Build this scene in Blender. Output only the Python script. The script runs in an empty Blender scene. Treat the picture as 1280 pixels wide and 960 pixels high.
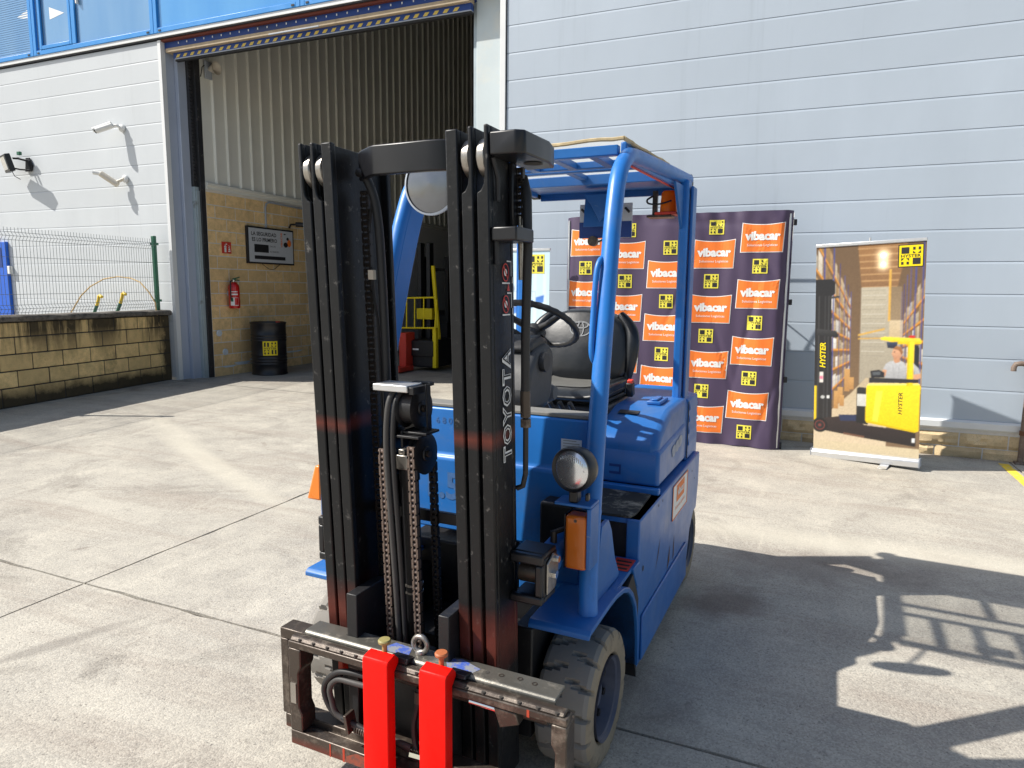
import bpy, math, random
from mathutils import Vector, Matrix
random.seed(7)
S = bpy.context.scene
COL = S.collection
R_ = math.radians

# ------------------------------------------------------------------ camera, sky, sun, exposure
cam_d = bpy.data.cameras.new('camera')
cam = bpy.data.objects.new('camera', cam_d)
COL.objects.link(cam)
S.camera = cam
cam_d.sensor_width = 36.0
cam_d.lens = 855.0 / 1280.0 * 36.0
cam_d.clip_start = 0.05
cam_d.clip_end = 1000.0
yaw, pitch, roll = R_(22.72), R_(7.8), R_(0.5)
f0 = Vector((-math.sin(yaw), math.cos(yaw), 0)); r0 = Vector((math.cos(yaw), math.sin(yaw), 0)); u0 = Vector((0, 0, 1))
fw = f0 * math.cos(pitch) - u0 * math.sin(pitch)
up = u0 * math.cos(pitch) + f0 * math.sin(pitch)
rt = r0 * math.cos(roll) + up * math.sin(roll)
up = up * math.cos(roll) - r0 * math.sin(roll)
cam.matrix_world = Matrix(((rt.x, up.x, -fw.x, 0), (rt.y, up.y, -fw.y, 0), (rt.z, up.z, -fw.z, 1.63), (0, 0, 0, 1)))

SUN = Vector((0.92, 0.45, -1.0)).normalized()
el = math.asin(-SUN.z)
az = math.atan2(-SUN.x, -SUN.y)                      # clockwise from +Y
W = bpy.data.worlds.new('World'); S.world = W; W.use_nodes = True
wn = W.node_tree.nodes; wl = W.node_tree.links
sky = wn.new('ShaderNodeTexSky'); sky.sky_type = 'NISHITA'; sky.sun_disc = False
sky.sun_elevation = el; sky.sun_rotation = az; sky.air_density = 1.1; sky.dust_density = 1.6; sky.ozone_density = 1.0
wl.new(sky.outputs[0], wn['Background'].inputs[0]); wn['Background'].inputs[1].default_value = 0.085
sd = bpy.data.lights.new('sun', 'SUN'); sd.energy = 4.6; sd.angle = R_(0.53); sd.color = (1.0, 0.955, 0.88)
so = bpy.data.objects.new('sun', sd); COL.objects.link(so)
so.rotation_euler = SUN.to_track_quat('-Z', 'Y').to_euler(); so.location = (-20, -10, 20)
S.view_settings.view_transform = 'Standard'; S.view_settings.look = 'None'
S.view_settings.exposure = 0.57; S.view_settings.gamma = 1.0; S.view_settings.use_curve_mapping = False
S.render.engine = 'CYCLES'
S.cycles.max_bounces = 6; S.cycles.transparent_max_bounces = 8; S.cycles.caustics_reflective = False; S.cycles.caustics_refractive = False

# ------------------------------------------------------------------ materials
def nt(name):
    m = bpy.data.materials.new(name); m.use_nodes = True
    return m, m.node_tree.nodes, m.node_tree.links, m.node_tree.nodes['Principled BSDF']

def mixc(n, l, fac, a, b, mode='MIX'):
    x = n.new('ShaderNodeMix'); x.data_type = 'RGBA'; x.blend_type = mode
    for i, v in ((0, fac), (6, a), (7, b)):
        if hasattr(v, 'is_linked'): l.new(v, x.inputs[i])
        elif isinstance(v, (tuple, list)): x.inputs[i].default_value = (*v[:3], 1)
        else: x.inputs[i].default_value = v
    return x.outputs[2]

def noise(n, l, scale, detail=4, rough=.55, vec=None, dist=0.0):
    t = n.new('ShaderNodeTexNoise'); t.inputs['Scale'].default_value = scale
    t.inputs['Detail'].default_value = detail; t.inputs['Roughness'].default_value = rough
    t.inputs['Distortion'].default_value = dist
    if vec is not None: l.new(vec, t.inputs['Vector'])
    return t.outputs['Fac']

def ramp(n, l, src, p0, p1, c0=(0, 0, 0), c1=(1, 1, 1)):
    r = n.new('ShaderNodeValToRGB'); l.new(src, r.inputs[0])
    r.color_ramp.elements[0].position = p0; r.color_ramp.elements[1].position = p1
    r.color_ramp.elements[0].color = (*c0, 1); r.color_ramp.elements[1].color = (*c1, 1)
    return r.outputs[0]

def pos(n, l, scale=(1, 1, 1)):
    g = n.new('ShaderNodeNewGeometry')
    if scale == (1, 1, 1): return g.outputs['Position']
    m = n.new('ShaderNodeMapping'); m.inputs['Scale'].default_value = scale
    l.new(g.outputs['Position'], m.inputs['Vector']); return m.outputs[0]

def bump(n, l, b, src, strength=.3, dist=.01):
    x = n.new('ShaderNodeBump'); x.inputs['Strength'].default_value = strength; x.inputs['Distance'].default_value = dist
    l.new(src, x.inputs['Height']); l.new(x.outputs[0], b.inputs['Normal'])

def math_n(n, l, op, a, b=None, clamp=False):
    x = n.new('ShaderNodeMath'); x.operation = op; x.use_clamp = clamp
    for i, v in ((0, a), (1, b)):
        if v is None: continue
        if hasattr(v, 'is_linked'): l.new(v, x.inputs[i])
        else: x.inputs[i].default_value = v
    return x.outputs[0]

def plain(name, col, rough=.5, metal=0.0, vary=.12, scale=25, bmp=0.0, spec=.5, coat=0.0, dirt=None, dirt_amt=(.55, .8)):
    m, n, l, b = nt(name)
    p = pos(n, l)
    nz = noise(n, l, scale, 5, .6, p)
    lo = tuple(c * (1 - vary) for c in col); hi = tuple(min(1, c * (1 + vary)) for c in col)
    c = mixc(n, l, nz, lo, hi)
    if dirt:
        d = ramp(n, l, noise(n, l, scale * .35, 8, .7, p), *dirt_amt)
        c = mixc(n, l, d, c, dirt)
    l.new(c, b.inputs['Base Color'])
    rr = math_n(n, l, 'MULTIPLY_ADD', nz, .25); rr.node.inputs[2].default_value = max(0, rough - .12)
    l.new(rr, b.inputs['Roughness'])
    b.inputs['Metallic'].default_value = metal; b.inputs['Specular IOR Level'].default_value = spec
    b.inputs['Coat Weight'].default_value = coat
    if bmp: bump(n, l, b, noise(n, l, scale * 3, 4, .6, p), bmp, .004)
    return m

def mat_concrete(name='concrete'):
    m, n, l, b = nt(name); p = pos(n, l)
    big = noise(n, l, .5, 7, .62, p, .6)
    mid = noise(n, l, 2.6, 9, .70, p, .3)
    fine = noise(n, l, 80, 3, .6, p)
    streak = noise(n, l, 1.0, 7, .68, pos(n, l, (.35, 2.6, 1)), .5)
    streak2 = noise(n, l, 1.3, 8, .7, pos(n, l, (3.4, .5, 1)), .8)
    c = mixc(n, l, ramp(n, l, big, .34, .66), (.285, .265, .237), (.455, .428, .37))
    c = mixc(n, l, ramp(n, l, mid, .42, .66), c, (.52, .487, .415))
    c = mixc(n, l, ramp(n, l, streak, .50, .68), c, (.315, .275, .235))
    c = mixc(n, l, math_n(n, l, 'MULTIPLY', ramp(n, l, streak2, .57, .70), .55), c, (.58, .54, .455))
    c = mixc(n, l, ramp(n, l, noise(n, l, .9, 6, .62, p, 1.5), .56, .70), c, (.215, .195, .17))
    c = mixc(n, l, ramp(n, l, noise(n, l, 2.1, 6, .6, p, 1.0), .66, .74), c, (.17, .135, .115))
    c = mixc(n, l, ramp(n, l, noise(n, l, 14, 6, .75, p), .60, .72), c, (.24, .22, .19))
    v = n.new('ShaderNodeTexVoronoi'); v.inputs['Scale'].default_value = 150; l.new(p, v.inputs['Vector'])
    agg = ramp(n, l, v.outputs['Color'], .2, .85)
    c = mixc(n, l, .30, c, mixc(n, l, agg, (.22, .20, .175), (.66, .61, .51)))
    c = mixc(n, l, ramp(n, l, fine, .60, .74), c, (.16, .145, .13))
    # local stains: oil under the parked truck, dusty pale strips left by sweeping and wheels
    def patch(cx, cy, ang, rx, ry, soft, col, amt, c):
        mp = n.new('ShaderNodeMapping'); mp.vector_type = 'TEXTURE'
        mp.inputs['Location'].default_value = (cx, cy, 0); mp.inputs['Rotation'].default_value = (0, 0, ang); mp.inputs['Scale'].default_value = (rx, ry, 100)
        l.new(p, mp.inputs['Vector'])
        vl = n.new('ShaderNodeVectorMath'); vl.operation = 'LENGTH'; l.new(mp.outputs[0], vl.inputs[0])
        d = math_n(n, l, 'ADD', vl.outputs['Value'], math_n(n, l, 'MULTIPLY', math_n(n, l, 'SUBTRACT', mid, .5), 1.3))
        k = math_n(n, l, 'MULTIPLY', ramp(n, l, d, 1 - soft, 1.0, (1, 1, 1), (0, 0, 0)), amt)
        return mixc(n, l, k, c, col)
    c = patch(-.30, 3.70, .5, .30, .24, .6, (.15, .115, .095), .6, c)
    c = patch(.35, 4.5, .2, .9, .35, .6, (.20, .165, .14), .45, c)
    c = patch(-4.9, 4.6, -.45, 2.2, .16, .6, (.60, .56, .46), .45, c)
    c = patch(-6.6, 5.6, -.5, 1.8, .14, .7, (.60, .56, .46), .35, c)
    c = patch(.9, 5.0, .05, 2.6, .26, .7, (.60, .56, .46), .45, c)
    c = patch(-3.1, 1.9, 1.2, .5, .06, .6, (.20, .18, .16), .5, c)
    c = patch(-.9, 2.6, .1, .7, .5, .8, (.22, .20, .18), .5, c)
    # pale scuffs and scratches
    w = n.new('ShaderNodeTexNoise'); w.inputs['Scale'].default_value = 1.6; w.inputs['Detail'].default_value = 3; w.inputs['Distortion'].default_value = 2.2
    l.new(pos(n, l, (1.3, .9, 1)), w.inputs['Vector'])
    sc = ramp(n, l, math_n(n, l, 'ABSOLUTE', math_n(n, l, 'SUBTRACT', w.outputs['Fac'], .5)), .0, .006, (1, 1, 1), (0, 0, 0))
    sc = math_n(n, l, 'MULTIPLY', sc, ramp(n, l, noise(n, l, 1.1, 4, .6, p), .56, .66))
    c = mixc(n, l, math_n(n, l, 'MULTIPLY', sc, .5), c, (.62, .58, .50))
    l.new(c, b.inputs['Base Color']); b.inputs['Roughness'].default_value = .88; b.inputs['Specular IOR Level'].default_value = .25
    h = math_n(n, l, 'ADD', math_n(n, l, 'MULTIPLY', v.outputs['Distance'], -.9), math_n(n, l, 'MULTIPLY', mid, 1.8))
    bump(n, l, b, h, .32, .004)
    return m

def mat_block(name, base, mortar_dirt=False, stain=False):
    m, n, l, b = nt(name); p = pos(n, l)
    oi = n.new('ShaderNodeObjectInfo')
    c = mixc(n, l, oi.outputs['Random'], tuple(x * .82 for x in base), tuple(min(1, x * 1.12) for x in base))
    c = mixc(n, l, ramp(n, l, noise(n, l, 9, 6, .65, p), .4, .75), c, tuple(x * .7 for x in base))
    c = mixc(n, l, ramp(n, l, noise(n, l, 120, 2, .5, p), .55, .8), c, tuple(x * .55 for x in base))
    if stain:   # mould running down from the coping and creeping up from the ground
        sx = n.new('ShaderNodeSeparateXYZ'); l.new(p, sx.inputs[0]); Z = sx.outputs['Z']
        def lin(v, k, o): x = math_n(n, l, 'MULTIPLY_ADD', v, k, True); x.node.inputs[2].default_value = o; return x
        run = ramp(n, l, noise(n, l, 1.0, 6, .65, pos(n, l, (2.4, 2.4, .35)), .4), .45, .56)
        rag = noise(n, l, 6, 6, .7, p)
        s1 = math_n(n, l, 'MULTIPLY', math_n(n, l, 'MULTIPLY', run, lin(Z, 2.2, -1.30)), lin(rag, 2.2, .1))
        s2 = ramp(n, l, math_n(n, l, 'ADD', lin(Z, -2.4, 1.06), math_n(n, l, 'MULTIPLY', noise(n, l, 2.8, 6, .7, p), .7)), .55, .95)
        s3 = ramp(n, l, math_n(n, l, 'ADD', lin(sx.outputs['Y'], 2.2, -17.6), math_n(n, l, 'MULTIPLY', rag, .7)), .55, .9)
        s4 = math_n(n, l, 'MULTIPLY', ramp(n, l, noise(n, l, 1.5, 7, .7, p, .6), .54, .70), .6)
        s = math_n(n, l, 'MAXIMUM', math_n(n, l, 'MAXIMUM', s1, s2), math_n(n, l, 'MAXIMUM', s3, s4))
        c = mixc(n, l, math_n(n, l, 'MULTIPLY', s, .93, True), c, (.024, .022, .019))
    l.new(c, b.inputs['Base Color']); b.inputs['Roughness'].default_value = .92; b.inputs['Specular IOR Level'].default_value = .2
    bump(n, l, b, noise(n, l, 70, 4, .65, p), .6, .006)
    return m

def mat_panel(name, col, vs=1.0):
    m, n, l, b = nt(name); p = pos(n, l)
    oi = n.new('ShaderNodeObjectInfo')
    c = mixc(n, l, oi.outputs['Random'], tuple(x * .96 for x in col), tuple(min(1, x * 1.03) for x in col))
    c = mixc(n, l, ramp(n, l, noise(n, l, 1.2, 5, .6, pos(n, l, (1, 1, .35))), .35, .75), c, tuple(x * .93 for x in col))
    c = mixc(n, l, ramp(n, l, noise(n, l, 2.2, 5, .7, pos(n, l, (3, 1, .12))), .58, .8), c, tuple(x * .86 for x in col))
    l.new(c, b.inputs['Base Color']); b.inputs['Roughness'].default_value = .48
    bump(n, l, b, noise(n, l, 2.4, 3, .5, p), .12 * vs, .02)
    return m

def mat_worn(name, base, worn, edge=(.6, .66), rough=.45, metal=0.0, red=None, red_z=(0, 0), scale=14, spec=.5, red2=None):
    m, n, l, b = nt(name); p = pos(n, l)
    a = noise(n, l, scale, 9, .72, p)
    c = mixc(n, l, ramp(n, l, noise(n, l, 3, 4, .6, p), .35, .7), base, tuple(x * 1.35 for x in base))
    w = ramp(n, l, a, *edge); c = mixc(n, l, w, c, worn)
    if red:
        sx = n.new('ShaderNodeSeparateXYZ'); l.new(p, sx.inputs[0])
        z = sx.outputs['Z']
        d = math_n(n, l, 'ABSOLUTE', math_n(n, l, 'SUBTRACT', z, red_z[0]))
        k = math_n(n, l, 'SUBTRACT', 1.0, math_n(n, l, 'DIVIDE', d, red_z[1]))
        if red2:
            d2 = math_n(n, l, 'ABSOLUTE', math_n(n, l, 'SUBTRACT', z, red2[0]))
            k = math_n(n, l, 'MAXIMUM', k, math_n(n, l, 'MULTIPLY', math_n(n, l, 'SUBTRACT', 1.0, math_n(n, l, 'DIVIDE', d2, red2[1])), .8))
        k = ramp(n, l, math_n(n, l, 'MULTIPLY', k, math_n(n, l, 'ADD', noise(n, l, 7, 5, .6, p), .35)), .25, .75)
        c = mixc(n, l, math_n(n, l, 'MULTIPLY', k, .75), c, red)
    l.new(c, b.inputs['Base Color'])
    rr = math_n(n, l, 'MULTIPLY_ADD', a, .4); rr.node.inputs[2].default_value = rough - .2
    l.new(rr, b.inputs['Roughness']); b.inputs['Metallic'].default_value = metal; b.inputs['Specular IOR Level'].default_value = spec
    bump(n, l, b, noise(n, l, 45, 6, .7, p), .35, .003)
    return m

def mat_paint(name, base):
    m, n, l, b = nt(name); p = pos(n, l)
    c = mixc(n, l, ramp(n, l, noise(n, l, 2.2, 5, .6, p), .3, .75), tuple(x * .86 for x in base), tuple(min(1, x * 1.15) for x in base))
    c = mixc(n, l, math_n(n, l, 'MULTIPLY', ramp(n, l, noise(n, l, 5, 9, .75, p, .4), .52, .72), .22), c, (.20, .21, .22))      # dust film
    st = noise(n, l, 1, 6, .7, pos(n, l, (9, 9, 1.2)), .2)
    c = mixc(n, l, math_n(n, l, 'MULTIPLY', ramp(n, l, st, .60, .74), .35), c, (.03, .04, .07))                              # grime runs
    c = mixc(n, l, ramp(n, l, noise(n, l, 38, 10, .8, p), .685, .70), c, (.045, .035, .03))                                 # chips
    sc = n.new('ShaderNodeTexNoise'); sc.inputs['Scale'].default_value = 4; sc.inputs['Detail'].default_value = 2; sc.inputs['Distortion'].default_value = 3; l.new(pos(n, l, (1, 2.2, 1.6)), sc.inputs['Vector'])
    k = ramp(n, l, math_n(n, l, 'ABSOLUTE', math_n(n, l, 'SUBTRACT', sc.outputs['Fac'], .5)), .0, .004, (1, 1, 1), (0, 0, 0))
    c = mixc(n, l, math_n(n, l, 'MULTIPLY', math_n(n, l, 'MULTIPLY', k, ramp(n, l, noise(n, l, 6, 3, .5, p), .55, .62)), .6), c, (.22, .28, .38))
    l.new(c, b.inputs['Base Color'])
    rr = math_n(n, l, 'MULTIPLY_ADD', noise(n, l, 9, 6, .65, p), .35); rr.node.inputs[2].default_value = .22
    l.new(rr, b.inputs['Roughness']); b.inputs['Specular IOR Level'].default_value = .5
    bump(n, l, b, noise(n, l, 6, 3, .5, p), .10, .02)
    return m
BLUE = (.018, .130, .41)
M = dict(
    concrete=mat_concrete(),
    joint=plain('joint_dirt', (.05, .045, .04), .95),
    white_panel=mat_panel('white_cladding', (.57, .60, .622)),
    grey_panel=mat_panel('grey_cladding', (.425, .487, .56)),
    trim_white=plain('white_trim', (.72, .73, .73), .45, vary=.06, scale=4),
    trim_grey=plain('grey_trim', (.36, .40, .46), .5, vary=.08, scale=3),
    reveal=plain('reveal_metal', (.40, .45, .55), .5, vary=.08, scale=3, dirt=(.2, .17, .14), dirt_amt=(.68, .8)),
    pilaster=plain('pilaster_paint', (.52, .585, .60), .6, vary=.1, scale=2.5, dirt=(.62, .62, .56), dirt_amt=(.52, .7)),
    frame_blue=plain('window_frame_blue', (.03, .26, .66), .4, vary=.08, scale=5),
    door_blue=plain('door_blue', (.008, .045, .22), .55, vary=.15, scale=6, dirt=(.05, .05, .06)),
    wood=plain('header_wood', (.42, .33, .22), .7, vary=.25, scale=12, dirt=(.2, .12, .07)),
    rust=plain('red_primer', (.16, .035, .02), .7),
    steel_dark=mat_worn('dark_guide_steel', (.025, .025, .028), (.12, .11, .10)),
    steel_pale=plain('pale_guide_steel', (.40, .47, .50), .5, .2, vary=.15, scale=10, dirt=(.12, .08, .05), dirt_amt=(.58, .75)),
    seal=plain('rubber_seal', (.012, .012, .013), .7),
    int_block=mat_block('sandstone_block', (.88, .62, .31)),
    mortar=plain('mortar', (.70, .68, .66), .95),
    ext_block=mat_block('stained_block', (.88, .64, .30), stain=True),
    mortar_dark=plain('dark_mortar', (.05, .045, .04), .95),
    coping=mat_worn('coping_concrete', (.14, .125, .105), (.03, .028, .025), (.45, .7), .95),
    split_block=mat_block('split_face_block', (.78, .60, .36)),
    ribbed=plain('beige_ribbed_sheet', (.76, .75, .68), .5, vary=.08, scale=2),
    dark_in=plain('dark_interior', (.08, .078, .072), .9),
    fence_wire=plain('galvanised_wire', (.20, .225, .225), .5, .3),
    green=plain('green_paint', (.015, .12, .065), .45),
    yellow=plain('yellow_paint', (.75, .52, .02), .45),
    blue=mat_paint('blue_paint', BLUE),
    blue_light=mat_paint('lighter_blue_paint', (.016, .165, .53)),  # lighter tone of the body blue, on guard, cowl, sill and cap
    black=mat_worn('black_mast_steel', (.0055, .006, .007), (.10, .095, .09), (.60, .68), .44, red=(.15, .030, .018), red_z=(.56, .17), spec=.32, red2=(1.20, .05), scale=30),
    black2=mat_worn('black_machine_paint', (.008, .008, .0095), (.055, .05, .046), (.6, .72), .5),
    blacksm=plain('smooth_black_paint', (.0065, .007, .0095), .38, vary=.3, scale=8),
    bare=mat_worn('worn_bare_steel', (.060, .047, .038), (.26, .22, .18), (.52, .74), .38, .45, red=(.20, .035, .02), red_z=(.12, .05)),
    polished=mat_worn('polished_steel', (.34, .32, .29), (.12, .10, .08), (.5, .68), .36, .8),
    bar_steel=mat_worn('scuffed_bar_steel', (.13, .125, .11), (.42, .38, .32), (.54, .70), .42, .55),
    chain=plain('chain_steel', (.21, .16, .135), .40, .6, vary=.3, scale=60),
    chain_dark=plain('dark_chain_steel', (.03, .025, .022), .45, .4),  # darker chain steel for the rear and side runs
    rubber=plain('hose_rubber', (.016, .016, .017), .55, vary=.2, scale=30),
    rubber_lit=plain('sunlit_hose_rubber', (.05, .048, .046), .6, vary=.3, scale=30),  # lighter copy of the hose rubber, sunlight put into its colour
    tyre=mat_worn('grey_tyre_rubber', (.20, .188, .17), (.32, .27, .20), (.58, .80), .85, spec=.2),
    tyre_side=mat_worn('dusty_tyre_side', (.235, .20, .15), (.16, .135, .105), (.5, .75), .9, spec=.15),
    red=mat_worn('red_fork_paint', (.66, .004, .001), (.30, .012, .008), (.66, .78), .5, scale=30, spec=.22),
    redlab=plain('red_label', (.62, .05, .03), .5),
    orange=plain('orange_plastic', (.86, .22, .02), .3, vary=.1, scale=30, coat=.3),
    amber_=plain('amber_lens', (.62, .14, .015), .22, vary=.25, scale=60, coat=.5),
    glass=plain('lamp_glass', (.74, .76, .80), .22, .85, vary=.1, scale=45),
    chrome=plain('chrome', (.75, .75, .75), .12, 1.0),
    mirror=plain('mirror_glass', (.19, .20, .22), .2, .75),
    shelf=plain('dusty_shelf', (.20, .195, .18), .7, vary=.2, scale=30),
    grey_plastic=plain('grey_dash_plastic', (.055, .055, .056), .55, vary=.08, scale=30, bmp=.1),
    dark_plastic=plain('dark_plastic', (.018, .018, .019), .48, vary=.2, scale=40, bmp=.1),
    vinyl=plain('black_seat_vinyl', (.009, .011, .014), .36, vary=.25, scale=20, bmp=.12),
    vinyl_grey=plain('dusty_seat_vinyl', (.12, .118, .108), .6, vary=.2, scale=14, bmp=.1),
    grey_print=plain('grey_print', (.30, .31, .32), .6),
    white=plain('white_print', (.80, .80, .78), .5, vary=.04),
    black_print=plain('black_print', (.016, .016, .018), .6),
    sticker=plain('sticker_white', (.62, .68, .74), .5),
    cloth=plain('aubergine_cloth', (.060, .038, .085), .6, vary=.14, scale=3, spec=.6),
    orange_print=plain('orange_print', (.88, .20, .025), .55, vary=.03),
    yellow_print=plain('yellow_print', (.80, .70, .07), .55, vary=.03),
    tape_yellow=plain('faded_tape', (.64, .47, .09), .6, vary=.2, scale=10),
    hyst_yellow=plain('yellow_ink', (.80, .62, .0), .5, vary=.04),
    alu=plain('brushed_aluminium', (.66, .67, .68), .35, .7, vary=.06),
    drum=plain('drum_black', (.010, .010, .013), .35, vary=.2, scale=8),
    ext_red=plain('extinguisher_red', (.55, .012, .012), .3, coat=.4),
    sign_grey=plain('sign_board', (.55, .57, .60), .5),
    mat=mat_worn('floor_mat', (.018, .018, .018), (.30, .27, .22), (.50, .66), .9, scale=9),
    paint_line=mat_worn('yellow_line_paint', (.72, .50, .04), (.42, .38, .30), (.52, .66), .85),
    pipe=mat_worn('rusty_pipe', (.16, .115, .09), (.30, .26, .22), (.5, .7), .7, .2),
    cctv=plain('white_plastic', (.70, .70, .68), .4, vary=.05),
    beige=plain('beige_plastic', (.62, .56, .46), .5),
    beacon_=plain('beacon_orange', (.95, .30, .012), .2, coat=.5),
)
# glazing, blue sky reflection put into the base colour; blue infill shares the shader
def mat_glass(name, c0, c1):
    m, n, l, b = nt(name); p = pos(n, l)
    c = mixc(n, l, ramp(n, l, noise(n, l, 1.2, 4, .5, pos(n, l, (1.5, 1, .25))), .3, .75), c0, c1)
    l.new(c, b.inputs['Base Color']); b.inputs['Roughness'].default_value = .14; b.inputs['Coat Weight'].default_value = .6
    b.inputs['Coat Roughness'].default_value = .04; b.inputs['Metallic'].default_value = .25
    return m
M['pane'] = mat_glass('window_glass', (.13, .31, .55), (.22, .40, .60))
M['pane_blue'] = mat_glass('blue_infill', (.09, .33, .68), (.14, .40, .72))
def mat_lens(name, col, t):
    m, n, l, b = nt(name); p = pos(n, l)
    b.inputs['Base Color'].default_value = (*col, 1); b.inputs['Roughness'].default_value = .18; b.inputs['Coat Weight'].default_value = .4
    tl = n.new('ShaderNodeBsdfTranslucent'); tl.inputs[0].default_value = (*col, 1)
    mx = n.new('ShaderNodeMixShader'); mx.inputs[0].default_value = t; l.new(b.outputs[0], mx.inputs[1]); l.new(tl.outputs[0], mx.inputs[2]); l.new(mx.outputs[0], n['Material Output'].inputs[0])
    return m
M['beacon'] = mat_lens('beacon_orange', (1.0, .32, .012), .55); M['amber'] = mat_lens('amber_lens', (.80, .20, .02), .3)
# roof sheet: clear dirty polycarbonate
m, n, l, b = nt('clear_roof_sheet')
tr = n.new('ShaderNodeBsdfTransparent'); tr.inputs[0].default_value = (.92, .92, .9, 1)
tl = n.new('ShaderNodeBsdfTranslucent'); tl.inputs[0].default_value = (.85, .84, .80, 1)
df = n.new('ShaderNodeBsdfDiffuse'); df.inputs[0].default_value = (.6, .57, .48, 1)
a1 = n.new('ShaderNodeMixShader'); a1.inputs[0].default_value = .35; l.new(tl.outputs[0], a1.inputs[1]); l.new(df.outputs[0], a1.inputs[2])
a2 = n.new('ShaderNodeMixShader'); a2.inputs[0].default_value = .38; l.new(tr.outputs[0], a2.inputs[1]); l.new(a1.outputs[0], a2.inputs[2])
l.new(a2.outputs[0], n['Material Output'].inputs[0]); M['sheet'] = m

# ------------------------------------------------------------------ mesh helpers
OFF = Vector((0, 0, 0))
SPLIT = {'bolt', 'hole', 'paint_smear', 'notch', 'screw', 'wall_cap', 'plaster_patch', 'drain_cap', 'edge_clip', 'pulley_bracket', 'paint_mark', 'paint_scrape', 'rust_scrape', 'hazard_stripe', 'clamp', 'lamp_foot', 'lamp_bracket', 'hose_clamp', 'signal_housing', 'beacon_bracket', 'hose_fitting', 'frame_plate', 'emblem', 'display', 'guard_rear_plate', 'dash_shelf', 'plate_bracket', 'overhead_guard_leg', 'door_guide', 'carriage_side', 'side_fairing', 'label', 'handle', 'print', 'flute'}
class MB:
    def __init__(s): s.v = []; s.f = []; s.mi = []; s.k = 0
    def add(s, vs, fs):
        b = len(s.v); s.v += [Vector(p) for p in vs]; s.f += [tuple(i + b for i in f) for f in fs]; s.mi += [s.k] * len(fs); return s
    def box(s, c, d, rz=0, rx=0, ry=0):
        x, y, z = d[0] / 2, d[1] / 2, d[2] / 2
        rot = Matrix.Rotation(rz, 3, 'Z') @ Matrix.Rotation(ry, 3, 'Y') @ Matrix.Rotation(rx, 3, 'X')
        vs = [Vector(c) + rot @ Vector((i * x, j * y, k * z)) for k in (-1, 1) for j in (-1, 1) for i in (-1, 1)]
        return s.add(vs, [(0, 2, 3, 1), (4, 5, 7, 6), (0, 1, 5, 4), (2, 6, 7, 3), (0, 4, 6, 2), (1, 3, 7, 5)])
    def bb(s, x0, x1, y0, y1, z0, z1):
        return s.box(((x0 + x1) / 2, (y0 + y1) / 2, (z0 + z1) / 2), (x1 - x0, y1 - y0, z1 - z0))
    def prism(s, pts, ax, a, b):
        """pts: 2d outline; ax: axis of extrusion 'x' (pts=y,z), 'y' (pts=x,z), 'z' (pts=x,y)"""
        def P(p, t):
            return {'x': (t, p[0], p[1]), 'y': (p[0], t, p[1]), 'z': (p[0], p[1], t)}[ax]
        n = len(pts)
        ar = sum(pts[i][0] * pts[(i + 1) % n][1] - pts[(i + 1) % n][0] * pts[i][1] for i in range(n))
        if ar < 0: pts = pts[::-1]
        if ax == 'y': pts = pts[::-1]
        vs = [P(p, a) for p in pts] + [P(p, b) for p in pts]
        fs = [tuple(range(n))[::-1], tuple(range(n, 2 * n))] + [(i, (i + 1) % n, n + (i + 1) % n, n + i) for i in range(n)]
        if a > b: fs = [f[::-1] for f in fs]
        return s.add(vs, fs)
    def tube(s, path, r, n=10, cap=True, closed=False, flat=1.0):
        path = [Vector(p) for p in path]; m = len(path); vs = []; fs = []
        prev = None
        for i, p in enumerate(path):
            if closed: t = (path[(i + 1) % m] - path[i - 1]).normalized()
            else: t = (path[min(i + 1, m - 1)] - path[max(i - 1, 0)]).normalized()
            if prev is None:
                a = Vector((0, 0, 1)) if abs(t.z) < .9 else Vector((1, 0, 0))
                a = (a - t * a.dot(t)).normalized()
            else:
                a = (prev - t * prev.dot(t)).normalized()
            prev = a; b = t.cross(a)
            rr = r[i] if isinstance(r, (list, tuple)) else r
            vs += [p + a * math.cos(2 * math.pi * j / n) * rr + b * math.sin(2 * math.pi * j / n) * rr * flat for j in range(n)]
        for i in range(m if closed else m - 1):
            for j in range(n):
                q = (i + 1) % m
                fs.append((i * n + j, i * n + (j + 1) % n, q * n + (j + 1) % n, q * n + j))
        if cap and not closed: fs += [tuple(range(n))[::-1], tuple(range((m - 1) * n, m * n))]
        return s.add(vs, fs)
    def lathe(s, prof, c, ax='z', n=32, fn=None, caps=False):
        """prof: (radius, height along axis)"""
        c = Vector(c); vs = []; fs = []; m = len(prof)
        for i in range(n):
            t = 2 * math.pi * i / n
            for j, (r, h) in enumerate(prof):
                if fn: r = fn(i, j, r)
                a, b = r * math.cos(t), r * math.sin(t)
                vs.append(c + Vector({'z': (a, b, h), 'x': (h, a, b), 'y': (b, h, a)}[ax]))
        for i in range(n):
            q = (i + 1) % n
            for j in range(m - 1): fs.append((i * m + j, q * m + j, q * m + j + 1, i * m + j + 1))
        if caps and prof[0][0] > 1e-6: fs.append(tuple(i * m for i in range(n))[::-1])
        if caps and prof[-1][0] > 1e-6: fs.append(tuple(i * m + m - 1 for i in range(n)))
        return s.add(vs, fs)
    def cyl(s, a, b, r, n=20):
        return s.tube([a, b], r, n)
    def grid(s, fn, nu, nv, flip=False):
        vs = [fn(i / nu, j / nv) for j in range(nv + 1) for i in range(nu + 1)]
        w = nu + 1
        fs = [(j * w + i, j * w + i + 1, (j + 1) * w + i + 1, (j + 1) * w + i) for j in range(nv) for i in range(nu)]
        if flip: fs = [f[::-1] for f in fs]
        return s.add(vs, fs)
    def poly(s, fn, pts):
        return s.add([fn(*p) for p in pts], [tuple(range(len(pts)))])
    def map(s, fn):
        s.v = [Vector(fn(p)) for p in s.v]; return s
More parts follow.
